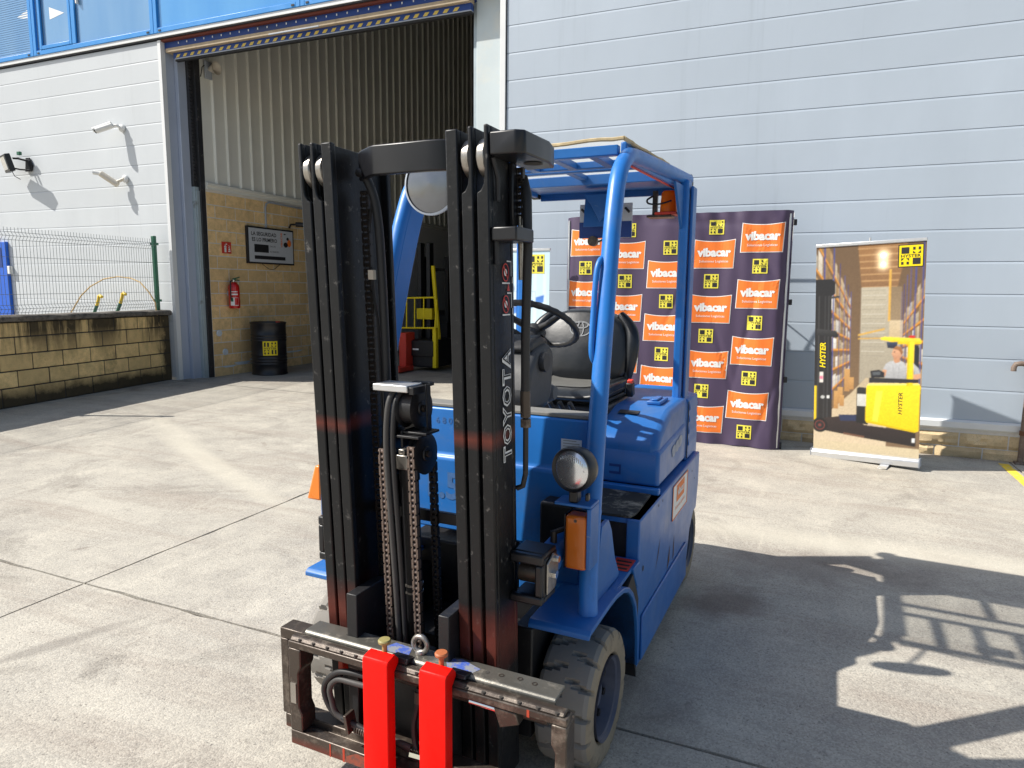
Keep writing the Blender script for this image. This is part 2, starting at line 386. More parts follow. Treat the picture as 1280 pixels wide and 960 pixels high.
    def mesh(s, name, mats, smooth=True, ang=.7):
        me = bpy.data.meshes.new(name)
        me.from_pydata([tuple(p + OFF) for p in s.v], [], s.f)
        for mm in (mats if isinstance(mats, (list, tuple)) else [mats]): me.materials.append(mm)
        if isinstance(mats, (list, tuple)) and len(mats) > 1: me.polygons.foreach_set('material_index', s.mi)
        if smooth:
            me.polygons.foreach_set('use_smooth', [True] * len(me.polygons)); me.set_sharp_from_angle(angle=ang)
        me.update(); return me
    def split(s):
        par = list(range(len(s.v)))
        def find(a):
            while par[a] != a: par[a] = par[par[a]]; a = par[a]
            return a
        for f in s.f:
            for q in f[1:]: par[find(q)] = find(f[0])
        out = {}
        for f, k in zip(s.f, s.mi): out.setdefault(find(f[0]), []).append((f, k))
        res = []
        for fs in out.values():
            ids = sorted({i for f, _ in fs for i in f}); ix = {a: b for b, a in enumerate(ids)}
            m_ = MB(); m_.v = [s.v[i] for i in ids]; m_.f = [tuple(ix[i] for i in f) for f, _ in fs]; m_.mi = [k for _, k in fs]; res.append(m_)
        return res
    def build(s, name, mats, parent=None, bev=0.0, seg=2, smooth=True, ang=.7):
        if name in SPLIT:
            return [m_.build_(name, mats, parent, bev, seg, smooth, ang) for m_ in s.split()][0]
        return s.build_(name, mats, parent, bev, seg, smooth, ang)
    def build_(s, name, mats, parent=None, bev=0.0, seg=2, smooth=True, ang=.7):
        o = link(name, s.mesh(name, mats, smooth, ang), parent)
        if bev: bevel(o, bev, seg)
        return o

def bevel(o, w, seg=2):
    md = o.modifiers.new('bevel', 'BEVEL'); md.width = w; md.segments = seg; md.limit_method = 'ANGLE'; md.angle_limit = .6
    md.harden_normals = False

def link(name, data, parent=None):
    o = bpy.data.objects.new(name, data); COL.objects.link(o)
    if parent is not None: o.parent = parent
    return o

def tag(o, label, cat, group=None, kind=None):
    o['label'] = label; o['category'] = cat
    if group: o['group'] = group
    if kind: o['kind'] = kind
    return o

def thing(name, label, cat, loc=(0, 0, 0), rz=0, group=None):
    o = link(name, None); o.location = loc; o.rotation_euler = (0, 0, rz); o.empty_display_size = .2
    return tag(o, label, cat, group)

_txt = {}
def text(t, offset=0.0, shear=0.0, space=1.0, res=2):
    """triangulated flat lettering; returns (verts2d centred with unit cap height, faces, width)"""
    key = (t, offset, shear, space, res)
    if key in _txt: return _txt[key]
    cu = bpy.data.curves.new('lettering', 'FONT'); cu.body = t; cu.offset = offset; cu.shear = shear
    cu.space_character = space; cu.resolution_u = res; cu.fill_mode = 'FRONT'
    ob = bpy.data.objects.new('lettering', cu); COL.objects.link(ob)
    dg = bpy.context.evaluated_depsgraph_get(); dg.update()
    me = bpy.data.meshes.new_from_object(ob.evaluated_get(dg))
    vs = [(v.co.x, v.co.y) for v in me.vertices]; fs = [tuple(p.vertices) for p in me.polygons]
    bpy.data.objects.remove(ob); bpy.data.curves.remove(cu); bpy.data.meshes.remove(me)
    x0 = min(v[0] for v in vs); x1 = max(v[0] for v in vs); y0 = min(v[1] for v in vs); y1 = max(v[1] for v in vs)
    h = 0.73
    vs = [((x - (x0 + x1) / 2) / h, y / h - .5) for x, y in vs]
    _txt[key] = (vs, fs, (x1 - x0) / h); return _txt[key]

def put_text(mb, fn, t, c, height=None, width=None, offset=0.0, shear=0.0, space=1.0, rot=0, sx=1.0, sy=1.0):
    """fn maps 2d layout coordinates to 3d"""
    vs, fs, w = text(t, offset, shear, space)
    k = height if height else width / w
    ca, sa = math.cos(rot), math.sin(rot)
    def q(p):
        x, y = p[0] * k * sx, p[1] * k * sy
        return fn(c[0] + x * ca - y * sa, c[1] + x * sa + y * ca)
    return mb.add([q(p) for p in vs], fs)

def rect(mb, fn, x0, x1, y0, y1, nx=1, ny=1):
    return mb.grid(lambda a, b: fn(x0 + (x1 - x0) * a, y0 + (y1 - y0) * b), nx, ny)

def ell(cx, cy, rx, ry, n=24, rot=0):
    ca, sa = math.cos(rot), math.sin(rot)
    return [(cx + rx * math.cos(t) * ca - ry * math.sin(t) * sa, cy + rx * math.cos(t) * sa + ry * math.sin(t) * ca) for t in [2 * math.pi * i / n for i in range(n)]]

def ring(mb, fn, cx, cy, rx, ry, w, n=28):
    o = ell(cx, cy, rx, ry, n); i_ = ell(cx, cy, rx - w, ry - w, n)
    return mb.add([fn(*p) for p in o] + [fn(*p) for p in i_], [(k, (k + 1) % n, n + (k + 1) % n, n + k) for k in range(n)])

def square_logo(fn_of, cx, cy, s, parent, yellow, name='square_logo'):
    """yellow square with two black squares, two arrows and the word between; fn_of(d) gives a mapping lifted by d"""
    f1, f2 = fn_of(.0016), fn_of(.0032)
    y = MB(); rect(y, f1, cx - s / 2, cx + s / 2, cy - s / 2, cy + s / 2, 4, 4)
    base = y.build(name, yellow, parent, smooth=False)
    if parent is not None and parent.parent is not None: deep = parent
    else: deep = base
    k = MB(); t = s
    rect(k, f2, cx - .41 * t, cx - .08 * t, cy + .11 * t, cy + .41 * t); rect(k, f2, cx + .08 * t, cx + .41 * t, cy - .41 * t, cy - .11 * t)
    for sx, sy in ((1, 1), (-1, -1)):     # arrows drawn as what surrounds them: shaft notches and head
        ax, ay = cx + .245 * t * sx, cy + .26 * t * sy
        for q in (-1, 1):
            rect(k, f2, ax + q * .115 * t - .05 * t, ax + q * .115 * t + .05 * t, ay + (.02 if sy > 0 else -.02) * t, ay + (.15 if sy > 0 else -.15) * t)
            k.poly(f2, [(ax + q * .165 * t, ay - .02 * t * sy), (ax + q * .165 * t, ay - .15 * t * sy), (ax + q * .04 * t, ay - .15 * t * sy)])
    put_text(k, f2, 'HYSTER', (cx, cy), width=.84 * t, offset=.012, sy=.8)
    k.build('lettering', M['black_print'], deep, smooth=False)
    return base
def gz(x): return -0.0141 * (x + 3.9)

# ================================================================== SETTING
FY = 8.40                                            # facade plane
def gsheet(x0, x1, y0, y1, dz, nx=1, ny=1):
    return MB().grid(lambda a, b: (x0 + (x1 - x0) * a, y0 + (y1 - y0) * b, gz(max(-40, min(40, x0 + (x1 - x0) * a))) + dz), nx, ny)
ground = gsheet(-400, 400, -400, 400, -.030, 80, 1).build('ground', M['concrete'], smooth=False)
ground['kind'] = 'structure'
gsheet(-26.22, 13.4, -14.74, 8.36, -.016).build('joint_bed', M['joint'], ground, smooth=False)
XJ = [-26.22, -20.56, -14.90, -9.24, -3.58, 2.08, 7.74, 13.4]; YJ = [-14.74, -9.02, -3.30, 2.42, 8.36]
for i in range(len(XJ) - 1):
    for j in range(len(YJ) - 1):
        x0, x1, y0, y1 = XJ[i] + .006, XJ[i + 1] - .006, YJ[j] + .006, YJ[j + 1] - .006
        mb = MB(); n = 40
        # slightly crumbled arrises: top outline wanders by a few millimetres
        def edge(p, q, k):
            out = []
            for t in range(n):
                a = t / n; w = (random.random() ** 3) * .012
                d = Vector((q[0] - p[0], q[1] - p[1])).normalized(); nn = Vector((-d.y, d.x))
                out.append((p[0] + (q[0] - p[0]) * a + nn.x * w, p[1] + (q[1] - p[1]) * a + nn.y * w))
            return out
        c = [(x0, y0), (x1, y0), (x1, y1), (x0, y1)]
        out = sum([edge(c[k], c[(k + 1) % 4], k) for k in range(4)], [])
        m_ = len(out)
        vs = [(p[0], p[1], gz(p[0])) for p in out] + [(p[0], p[1], gz(p[0]) - .03) for p in out]
        mb.add(vs, [tuple(range(m_))] + [(k, m_ + k, m_ + (k + 1) % m_, (k + 1) % m_) for k in range(m_)])
        mb.build('concrete_slab', M['concrete'], ground, smooth=False)
ln = MB().grid(lambda a, b: (2.0 + .045 * (a - .5) * 2 - .03 * (1 - b), 3.0 + 5.22 * b, gz(2.0) + .004), 1, 30)
ln.build('painted_line', M['paint_line'], ground, smooth=False)

# ------------------------------------------------------------------ warehouse
wh = thing('warehouse', 'grey clad warehouse with an open loading door under a band of blue framed windows', 'building', (-4, 8.4, 0))
WO = Vector((-4, 8.4, 0))
def wp(mb, name, mat, parent=None, **k):
    global OFF
    OFF = -WO
    o = mb.build(name, mat, parent or wh, **k)
    OFF = Vector((0, 0, 0)); return o
def panel_row(x0, x1, z0, z1, mat):
    prof = [(FY + .07, z0 + .0005), (FY, z0 + .0005), (FY, z1 - .026), (FY + .0045, z1 - .0015), (FY + .07, z1 - .0015)]
    wp(MB().prism(prof, 'x', x0, x1), 'wall_panel', mat, smooth=False)
z = 5.229 - .319 * 16
while z < 5.40:
    panel_row(-15.6, -9.665, max(z, .02), min(z + .319, 5.50), M['white_panel']); z += .319
z = .3155
while z < 10.3:
    panel_row(-3.635, 9.0, z, z + .3297, M['grey_panel']); z += .3297
wp(MB().bb(-15.6, -9.62, FY + .075, FY + .2, 0, 5.5), 'backing_sheet', M['trim_white'])
wp(MB().bb(-3.70, 9.0, FY + .075, FY + .3, -.2, 10.6), 'backing_sheet', M['trim_grey'])
wp(MB().bb(-9.663, -9.60, FY - .012, FY + .073, .02, 5.50), 'corner_trim', M['trim_white'])
wp(MB().bb(-3.715, -3.638, FY - .02, FY + .074, -.05, 10.6), 'corner_trim', M['trim_white'], bev=.004)
wp(MB().bb(-3.637, -3.625, FY - .006, FY + .074, -.05, 10.6), 'sealant_joint', M['seal'])
wp(MB().bb(-4.17, -3.60, FY + .24, FY + .50, -.05, 5.50), 'pilaster', M['pilaster'], bev=.006)
wp(MB().bb(-4.225, -4.172, FY + .27, FY + .45, -.05, 5.45), 'door_guide', M['steel_pale'], bev=.004)
wp(MB().bb(-9.76, -9.598, FY + .076, 8.86, .05, 5.5), 'reveal', M['reveal'])
wp(MB().bb(-9.597, -9.52, 8.62, 8.86, .05, 5.5), 'reveal_flashing', M['reveal'], bev=.01)
g = MB().bb(-9.52, -9.45, 8.78, 8.94, .06, 3.30); g.bb(-9.448, -9.43, 8.80, 8.92, .06, 3.24)
wp(g, 'door_guide', M['steel_pale'], bev=.005)
g = MB().bb(-9.52, -9.46, 8.78, 8.94, 3.302, 5.45); g.bb(-9.458, -9.40, 8.86, 8.96, .06, 5.40)
for k in range(34): g.bb(-9.459, -9.440, 8.79, 8.82, 3.4 + k * .058, 3.43 + k * .058)
wp(g, 'door_guide', M['steel_dark'], bev=.004)
# flashing at the foot of the grey wall and split face plinth
fl = MB().prism([(FY + .07, .315), (FY - .012, .315), (FY - .045, .295), (FY - .045, .235), (FY - .03, .215), (FY + .07, .215)], 'x', -3.635, 9.0)
wp(fl, 'foot_flashing', M['trim_white'], smooth=False)
def split_block(w, h, seed):
    rnd = random.Random(seed); nx, nz = 7, 4
    d = [[0 if i in (0, nx) or j in (0, nz) else -.012 - rnd.random() * .03 for i in range(nx + 1)] for j in range(nz + 1)]
    mb = MB().grid(lambda a, b: (w * a, d[round(b * nz)][round(a * nx)], h * b), nx, nz)
    mb.add([(0, 0, 0), (w, 0, 0), (w, 0, h), (0, 0, h), (0, .08, 0), (w, .08, 0), (w, .08, h), (0, .08, h)], [(0, 4, 5, 1), (3, 2, 6, 7), (0, 3, 7, 4), (1, 5, 6, 2)])
    return mb.mesh('block', M['split_block'], True, .35)
sb = [split_block(.425, .142, k) for k in range(4)]
wp(MB().bb(-3.635, 9, FY + .0, FY + .07, -.25, .214), 'plinth_mortar', M['mortar'])
pl_ = [o for o in wh.children if o.name.startswith('plinth')][0]
for r in range(2):
    for k in range(29):
        x = -3.62 + k * .438 + (.219 if r else 0) - .219
        if x < -3.63 or x > 8.4: continue
        o = link('block', sb[(k * 3 + r) % 4], pl_)
        o.location = Vector((x, FY - .004, -.10 + r * .152 + gz(max(0, x)) * .25)) - WO
# sill flashing, window band
wp(MB().prism([(FY + .1, 5.588), (FY - .045, 5.588), (FY - .045, 5.532), (FY - .030, 5.532), (FY - .030, 5.56), (FY + .1, 5.56)], 'x', -15.6, -3.72), 'sill_flashing', M['trim_white'], smooth=False)
wp(MB().bb(-15.6, -3.72, FY - .028, FY + .05, 5.515, 5.5585), 'sill_shadow_strip', M['steel_dark'])  # dark strip in place of the shadow under the sill
def window(x0, x1, z0, z1, pane, fr=.075, y=FY - .03, tri=None, parent=None):
    f = MB(); f.bb(x0, x0 + fr, y - .03, y + .05, z0, z1); f.bb(x1 - fr, x1, y - .03, y + .05, z0, z1)
    f.bb(x0 + fr, x1 - fr, y - .029, y + .05, z0, z0 + fr); f.bb(x0 + fr, x1 - fr, y - .029, y + .05, z1 - fr, z1)
    w = wp(f, 'window_frame', M['frame_blue'], bev=.006)
    g = MB().bb(x0 + fr, x1 - fr, y + .005, y + .02, z0 + fr, z1 - fr); wp(g, 'pane', pane, w)
    s = MB().bb(x0 + .10, x0 + .15, y - .036, y - .031, z0 + .02, z0 + .045); s.bb(x1 - .15, x1 - .10, y - .036, y - .031, z0 + .02, z0 + .045)
    wp(s, 'drain_cap', M['seal'], w)
    if tri:
        t = MB(); t.poly(lambda a, b: (a, y + .003, b), tri); wp(t, 'sticker', M['white'], w, smooth=False)
    return w
Z0, Z1 = 5.59, 7.35
w = window(-15.5, -12.56, Z0, Z1, M['pane'], tri=[(-12.98, 6.28), (-12.66, 6.38), (-12.66, 6.22)])
rb = MB()
for k in range(44): rb.bb(-15.42, -12.64, FY - .03, FY - .026, Z0 + .09 + k * .037, Z0 + .10 + k * .037)
wp(rb, 'blind', M['pane'], w)
w = window(-12.555, -9.67, Z0, Z1, M['pane'])
sash = MB(); a0, a1 = -12.38, -11.56
sash.bb(a0, a0 + .06, FY - .066, FY - .031, Z0 + .08, Z1 - .08); sash.bb(a1 - .06, a1, FY - .066, FY - .031, Z0 + .08, Z1 - .08); sash.bb(a0 + .06, a1 - .06, FY - .065, FY - .031, Z0 + .08, Z0 + .14)
s_ = wp(sash, 'sash', M['frame_blue'], w, bev=.006)
wp(MB().bb(-11.555, -11.46, FY - .062, FY - .031, Z0 + .08, Z1 - .08), 'mullion', M['frame_blue'], w, bev=.006)
t = MB(); t.poly(lambda a, b: (a, FY - .027, b), [(-12.12, 6.14), (-11.75, 6.20), (-12.12, 6.34)]); wp(t, 'sticker', M['white'], w, smooth=False)
wp(MB().bb(-11.40, -11.37, FY - .075, FY - .031, 6.28, 6.44), 'handle', M['white'], w, bev=.006)
window(-9.665, -6.80, Z0, Z1, M['pane_blue']); window(-6.795, -3.73, Z0, Z1, M['pane_blue'])
for k in range(10): panel_row(-15.6, -3.72, 7.36 + k * .319, 7.36 + (k + 1) * .319, M['white_panel'])
wp(MB().bb(-15.6, -3.72, FY + .075, FY + .2, 7.3, 10.6), 'backing_sheet', M['trim_white'])
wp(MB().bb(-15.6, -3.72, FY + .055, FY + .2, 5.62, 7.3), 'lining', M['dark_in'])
# rolled-up door: soffit, timber, blue leaf with hazard tape, seal
wp(MB().bb(-9.6, -4.16, FY + .01, 8.62, 5.485, 5.514), 'lintel', M['rust'])
wp(MB().bb(-9.6, -4.18, 8.47, 8.70, 5.385, 5.484), 'door_header', M['door_blue'])
sc = MB()
for k in range(30): sc.bb(-9.3 + k * .178, -9.284 + k * .178, 8.463, 8.469, 5.435, 5.462)
wp(sc, 'screw', M['white'])
wp(MB().bb(-9.55, -4.18, 8.44, 8.60, 5.322, 5.384), 'timber_batten', M['wood'], bev=.006)
dl = wp(MB().bb(-9.45, -4.18, 8.50, 8.57, 5.235, 5.3215), 'door_leaf', M['door_blue'])
hz = MB(); x = -9.40
while x < -4.32:
    hz.poly(lambda a, b: (a, 8.497, b), [(x, 5.246), (x + .066, 5.246), (x + .104, 5.292), (x + .038, 5.292)]); x += .150
wp(hz, 'hazard_stripe', M['tape_yellow'], dl, smooth=False)
wp(MB().bb(-9.42, -4.18, 8.493, 8.575, 5.222, 5.2345), 'edge_strip', M['trim_grey'], dl)
wp(MB().bb(-9.42, -4.18, 8.505, 8.565, 5.195, 5.2215), 'rubber_seal', M['seal'], dl)
lm = MB().bb(-7.46, -6.55, 8.425, 8.438, 5.315, 5.335); wp(lm, 'light_tube', M['trim_grey'], bev=.004)
# interior shell
fl_ = MB().grid(lambda a, b: (-9.6 + 13.3 * a * .42, 8.362 + 19 * b, gz(-9.6 + 13.3 * a * .42) + .002), 4, 1)
wp(fl_, 'floor', M['concrete'], smooth=False)
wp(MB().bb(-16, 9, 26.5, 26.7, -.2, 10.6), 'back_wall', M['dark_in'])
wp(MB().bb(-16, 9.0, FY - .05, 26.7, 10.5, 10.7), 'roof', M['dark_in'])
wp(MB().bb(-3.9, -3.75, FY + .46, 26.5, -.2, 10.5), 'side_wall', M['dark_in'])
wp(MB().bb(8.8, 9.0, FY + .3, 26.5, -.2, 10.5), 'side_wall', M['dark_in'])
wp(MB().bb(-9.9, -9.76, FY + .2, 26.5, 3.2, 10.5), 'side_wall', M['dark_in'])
IX = -9.40
iw = wp(MB().bb(-9.75, IX - .009, 8.962, 26.5, -.05, 3.275), 'interior_wall', M['mortar'])
bm_ = {}
def int_block(y0, y1, z0, z1):
    key = (round(y1 - y0, 3), round(z1 - z0, 3))
    if key not in bm_:
        a, b = key
        bm_[key] = MB().prism([(-.05, .008), (-.05, b - .008), (-.003, b - .008), (0, b - .011), (0, .011), (-.003, .008)], 'y', .008, a - .008).mesh('block', M['int_block'], False)
    o = link('block', bm_[key], iw); o.location = Vector((IX - .004, y0, z0)) - WO
zc = [.03, .243] + [.457 + .2148 * k for k in range(14)]
for r in range(len(zc) - 1):
    y = 8.935 if r % 2 == 0 else 9.147
    int_block(8.965, y if y - 8.965 > .08 else y + .463, zc[r], zc[r + 1])
    if y - 8.965 <= .08: y += .463
    while y < 13.2:
        int_block(y, y + .463, zc[r], zc[r + 1]); y += .463
wp(MB().prism([(IX - .01, 3.275), (IX + .035, 3.275), (IX + .035, 3.33), (IX + .055, 3.345), (IX + .055, 3.385), (IX - .01, 3.405)], 'y', 8.962, 26.4), 'ledge_trim', M['ribbed'], smooth=False)
pr = [(IX - .12, 8.965)]; y = 8.965
pts = []
while y < 26.3:
    pts += [(IX - .004, y), (IX - .004, y + .215), (IX + .03, y + .235), (IX + .03, y + .262), (IX - .004, y + .282)]; y += .283
rs = MB(); n = len(pts)
rs.add([(p[0], p[1], 3.395) for p in pts] + [(p[0], p[1], 10.45) for p in pts], [(i, i + n, i + 1 + n, i + 1) for i in range(n - 1)])
wp(rs, 'ribbed_sheet', M['ribbed'], smooth=False)
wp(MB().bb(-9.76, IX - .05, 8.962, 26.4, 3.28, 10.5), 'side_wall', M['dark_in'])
dsk = MB()
for (y, zz) in ((9.10, .84), (9.22, .50)): dsk.lathe([(0.0001, .02), (.052, .02), (.06, 0)], (IX + .0, y, zz), 'x', 16)
wp(dsk, 'wall_cap', M['sticker'], iw)
sm = MB()
for (y, zz, w_, h_) in ((9.30, .235, .30, .05), (9.62, .27, .36, .07), (9.95, .31, .28, .06), (10.6, .40, .4, .08), (11.0, .37, .5, .05)):
    sm.add([(IX + .003, y + w_ / 2 * math.cos(t) * (1 + .3 * math.sin(3 * t)), zz + h_ / 2 * math.sin(t) * (1 + .4 * math.cos(2 * t))) for t in [2 * math.pi * k / 14 for k in range(14)]], [tuple(range(14))])
wp(sm, 'plaster_patch', M['sticker'], iw, smooth=False)
cd = MB().tube([(IX + .02, 10.34, 2.76), (IX + .02, 10.34, 3.12), (IX + .02, 10.37, 3.20), (IX + .02, 10.45, 3.235), (IX + .02, 11.2, 3.22), (IX + .02, 13, 3.23)], .017, 8)
wp(cd, 'conduit', M['trim_grey'], iw)
# blue side door at far left
bd = wp(MB().bb(-14.75, -13.80, FY - .06, FY - .003, .03, 2.45), 'door', plain('door_paint_blue', (.01, .12, .62), .4), bev=.006)
wp(MB().bb(-14.6, -13.93, FY - .066, FY - .061, 1.98, 2.34), 'door_glass', M['door_blue'], bd)
wp(MB().bb(-13.79, -13.72, FY - .07, FY - .003, 1.85, 2.0), 'handle', M['white'], bd, bev=.01)

# ------------------------------------------------------------------ perimeter block wall with mesh fence
A = Vector((-9.745, 8.375)); D_ = Vector((.505, -3.14)).normalized(); N_ = Vector((-D_.y, D_.x))   # N_ points right (to the yard)
ang = math.atan2(D_.y, D_.x)
bw = thing('block_wall', 'low wall of stained sandstone blocks under a dark coping, left of the loading door', 'wall', (A.x, A.y, gz(A.x)), ang)
L_ = 6.4
MB().bb(0, L_, -.21, -.008, -.1, 1.085).build('mortar_core', M['mortar_dark'], bw)
cz = [0, .245, .46, .675, .895, 1.085]
bmx = {}
def wall_block(x0, x1, z0, z1):
    key = (round(x1 - x0, 3), round(z1 - z0, 3))
    if key not in bmx:
        a, b = key
        bmx[key] = MB().bb(.008, a - .008, -.10, .003, .008, b - .008).mesh('block', M['ext_block'], False)
    o = link('block', bmx[key], bw); o.location = (x0, random.uniform(-.003, .003), z0); bevel(o, .006, 1)
for r in range(5):
    x = -.0 if r % 2 else -.23
    wall_block(0, .46 + x if x < 0 else .46, cz[r], cz[r + 1]); x += .46
    while x < L_ - .46: wall_block(x, x + .463, cz[r], cz[r + 1]); x += .463
cp = MB(); nseg = 40
sec = [(.03, 1.092), (.045, 1.10), (.045, 1.150), (.02, 1.168), (-.23, 1.172), (-.245, 1.15), (-.245, 1.092)]
vs = []; 
for k in range(nseg + 1):
    for (yy, zz) in sec: vs.append((-.06 + (L_ + .06) * k / nseg, yy + random.uniform(-.006, .006), zz + random.uniform(-.005, .005)))
q = len(sec)
cp.add(vs, [(k * q + j, k * q + (j + 1) % q, (k + 1) * q + (j + 1) % q, (k + 1) * q + j) for k in range(nseg) for j in range(q)] + [tuple(range(q)), tuple(range(nseg * q, nseg * q + q))[::-1]])
cp.build('coping', M['coping'], bw, ang=.9)

fc = thing('mesh_fence', 'galvanised wire mesh fence panel with a green post on the block wall', 'fence', (A.x, A.y, gz(A.x) + 1.17), ang)
def fy(zz):   # folds of the panel
    for c in (.11, 1.05):
        if abs(zz - c) < .05: return -.12 + .035 * (1 - abs(zz - c) / .05)
    return -.12
wr = MB()
zs = [.03, .06, .11, .16, .45, .74, 1.0, 1.05, 1.10, 1.16]
for k in range(int(5.6 / .05)):
    x = .14 + k * .05
    wr.tube([(x, fy(zz) , zz - .012 * x) for zz in zs], .0034, 4, cap=False)
for zz in (.06, .11, .16, .30, .54, .78, 1.0, 1.05, 1.10):
    wr.tube([(.12, fy(zz) - .004, zz - .0014), (5.75, fy(zz) - .004, zz - .069)], .0027, 4)
wr.build('wire_panel', M['fence_wire'], fc, smooth=False)
def post(x):
    MB().bb(x - .03, x + .03, -.15, -.09, -.0, 1.21).build('post', M['green'], fc, bev=.008)
    p = MB()
    for zz in (.16, 1.08): p.bb(x - .055, x + .055, -.085, -.075, zz - .02, zz + .02); p.bb(x - .04, x + .04, -.165, -.155, zz - .02, zz + .02)
    p.build('clamp', M['green'], fc, bev=.004)
post(.10); post(3.42); post(5.8)

def rod(x, zt, lab):
    o = thing('bent_rod', lab, 'rod', (x, 8.14, .08), 0, 'green rods with yellow caps behind the fence')
    MB().tube([(-.16, 0, 0), (-.12, 0, .7), (-.05, 0, zt - .34), (.05, 0, zt - .18)], .028, 10).build('rod', M['green'], o)
    MB().tube([(.05, 0, zt - .18), (.10, 0, zt - .08), (.115, 0, zt - .02), (.14, 0, zt - .012), (.19, 0, zt - .035)], .026, 10).build('cap', M['yellow'], o)
rod(-11.20, 1.41, 'left green rod with a bent yellow cap behind the fence'); rod(-10.62, 1.46, 'right green rod with a bent yellow cap behind the fence')
hp = [(-11.95, 1.0), (-11.83, 1.185), (-11.55, 1.47), (-11.3, 1.63), (-10.95, 1.76), (-10.61, 1.80), (-10.3, 1.775), (-10.09, 1.71), (-9.9, 1.55), (-9.77, 1.38), (-9.72, 1.0)]
tag(MB().tube([(x, 8.15, zz) for x, zz in hp], .011, 8).build('cable_loop', plain('cable_tan', (.55, .38, .17), .6)), 'thin tan cable arching in a loop behind the mesh fence', 'cable')

# ------------------------------------------------------------------ things on the facade
def cctv(x, zz, lab, back):
    o = thing('security_camera', lab, 'camera', (x, FY - .01, zz), 0, 'bullet cameras on the white wall')
    MB().lathe([(.06, 0), (.06, .03), (.035, .05), (.02, .05)], (0, 0, 0), 'y', 18).map(lambda p: (p.x, -p.y, p.z)).build('wall_mount', M['cctv'], o)
    if not back:
        MB().tube([(0, -.03, 0), (-.03, -.08, .035), (-.10, -.10, .035)], .024, 10).build('arm', M['cctv'], o)
        bdir = Vector((-.66, -.42, -.30)).normalized(); s = Vector((-.10, -.10, .04))
        MB().tube([s, s + bdir * .28], .047, 14).build('housing', M['cctv'], o, bev=.006)
        h = MB().tube([s + bdir * .281, s + bdir * .296], .041, 14).build('lens', M['black_print'], o)
        MB().tube([s + bdir * .02 + Vector((0, 0, .03)), s + bdir * .325 + Vector((0, 0, .025))], .041, 10, flat=.9).build('sun_shield', M['cctv'], o)
    else:
        MB().tube([(0, -.03, 0), (-.05, -.07, -.03), (-.10, -.09, -.05)], .026, 10).build('arm', M['beige'], o)
        bdir = Vector((-.66, -.34, .50)).normalized(); s = Vector((-.09, -.09, -.10))
        MB().tube([s, s + bdir * .31], [.05, .05], 14).build('housing', M['beige'], o, bev=.006)
        e = s + bdir * .31
        MB().tube([e, e + Vector((-.10, -.06, .02))], .035, 10).build('lens', M['cctv'], o)
cctv(-10.56, 4.235, 'white bullet camera on the upper mount, tilted down to the left', False)
cctv(-10.56, 3.42, 'beige bullet camera on the lower mount, tilted up', True)
o = thing('floodlight', 'square black floodlight on a bracket at the left of the white wall', 'floodlight', (-12.98, FY - .01, 3.78))
MB().prism([(-.10, -.10), (.06, -.10), (.10, 0), (.02, .14), (-.06, .14)], 'y', 0, -.03).build('wall_plate', M['blacksm'], o, bev=.004)
MB().tube([(-.02, -.02, .08), (-.10, -.13, .11), (-.16, -.19, .11)], .018, 8).build('arm', M['blacksm'], o)
MB().tube([(.02, -.02, -.08), (-.08, -.13, -.08), (-.16, -.19, -.06)], .014, 8).build('arm', M['blacksm'], o)
bx = MB().box((-.24, -.235, .02), (.36, .09, .30), rx=.25, rz=-.35).build('housing', M['blacksm'], o, bev=.012)
MB().box((-.258, -.280, .008), (.27, .012, .22), rx=.25, rz=-.35).build('lens', M['glass'], o)
MB().tube([(-.2, -.2, -.1), (-.16, -.18, -.2), (-.1, -.12, -.25)], .006, 6).build('cable', M['rubber'], o)
MB().box((-.08, -.12, .2), (.07, .05, .06)).build('junction_box', M['green'], o, bev=.004)

o = thing('wall_siren', 'small grey siren with a cable at the top of the ribbed wall inside the door', 'siren', (IX + .03, 9.10, 5.24))
MB().bb(0, .03, -.07, .07, -.16, .12).build('back_plate', M['trim_grey'], o, bev=.005)
MB().lathe([(.03, 0), (.05, .05), (.10, .16), (.105, .165), (.09, .16), (.02, .06)], (.02, .02, 0), 'x', 20).build('horn', M['beige'], o)
MB().tube([(.01, -.06, .05), (.01, -.12, .0), (.01, -.16, -.16)], .008, 6).build('cable', M['rubber'], o)

# safety board
o = thing('safety_board', 'white safety counter board in a black frame on the sandstone wall', 'sign', (IX + .01, 9.81, 2.08))
BW, BH = 1.235, .675
MB().bb(0, .05, 0, BW, 0, BH).build('frame', M['black_print'], o, bev=.004)
fb = lambda d: (lambda a, b: (.052 + d, a, b))
b_ = MB(); rect(b_, fb(0), .03, BW - .03, .03, BH - .03); face = b_.build('face', M['sign_grey'], o, smooth=False)
t = MB(); put_text(t, fb(.002), 'LA SEGURIDAD', (.42, .55), height=.07, offset=.02); put_text(t, fb(.002), 'ES LO PRIMERO', (.435, .445), height=.07, offset=.02)
put_text(t, fb(.002), 'DIAS SIN', (.64, .335), height=.03); put_text(t, fb(.002), 'ACCIDENTES', (.68, .235), height=.03); t.build('lettering', M['black_print'], face, smooth=False)
t = MB(); rect(t, fb(.002), .16, .53, .21, .355); rect(t, fb(.002), .16, .98, .085, .15); t.build('display', M['black_print'], face, smooth=False)
t = MB(); put_text(t, fb(.002), 'VIBACAR', (.885, .47), height=.05, rot=math.pi / 2, offset=.02); t.poly(fb(.002), ell(1.10, .42, .055, .07)); t.build('emblem', M['orange_print'], face, smooth=False)
t = MB(); t.poly(fb(.003), ell(1.0, .385, .06, .05)); t.poly(fb(.003), ell(1.06, .50, .035, .03)); t.poly(fb(.003), ell(.98, .585, .03, .012)); t.build('emblem', M['black_print'], face, smooth=False)
MB().tube([(.02, .38, .0), (.02, .55, -.09), (.02, .68, -.10), (.02, .85, .0)], .005, 6).build('cable', M['rubber'], o)
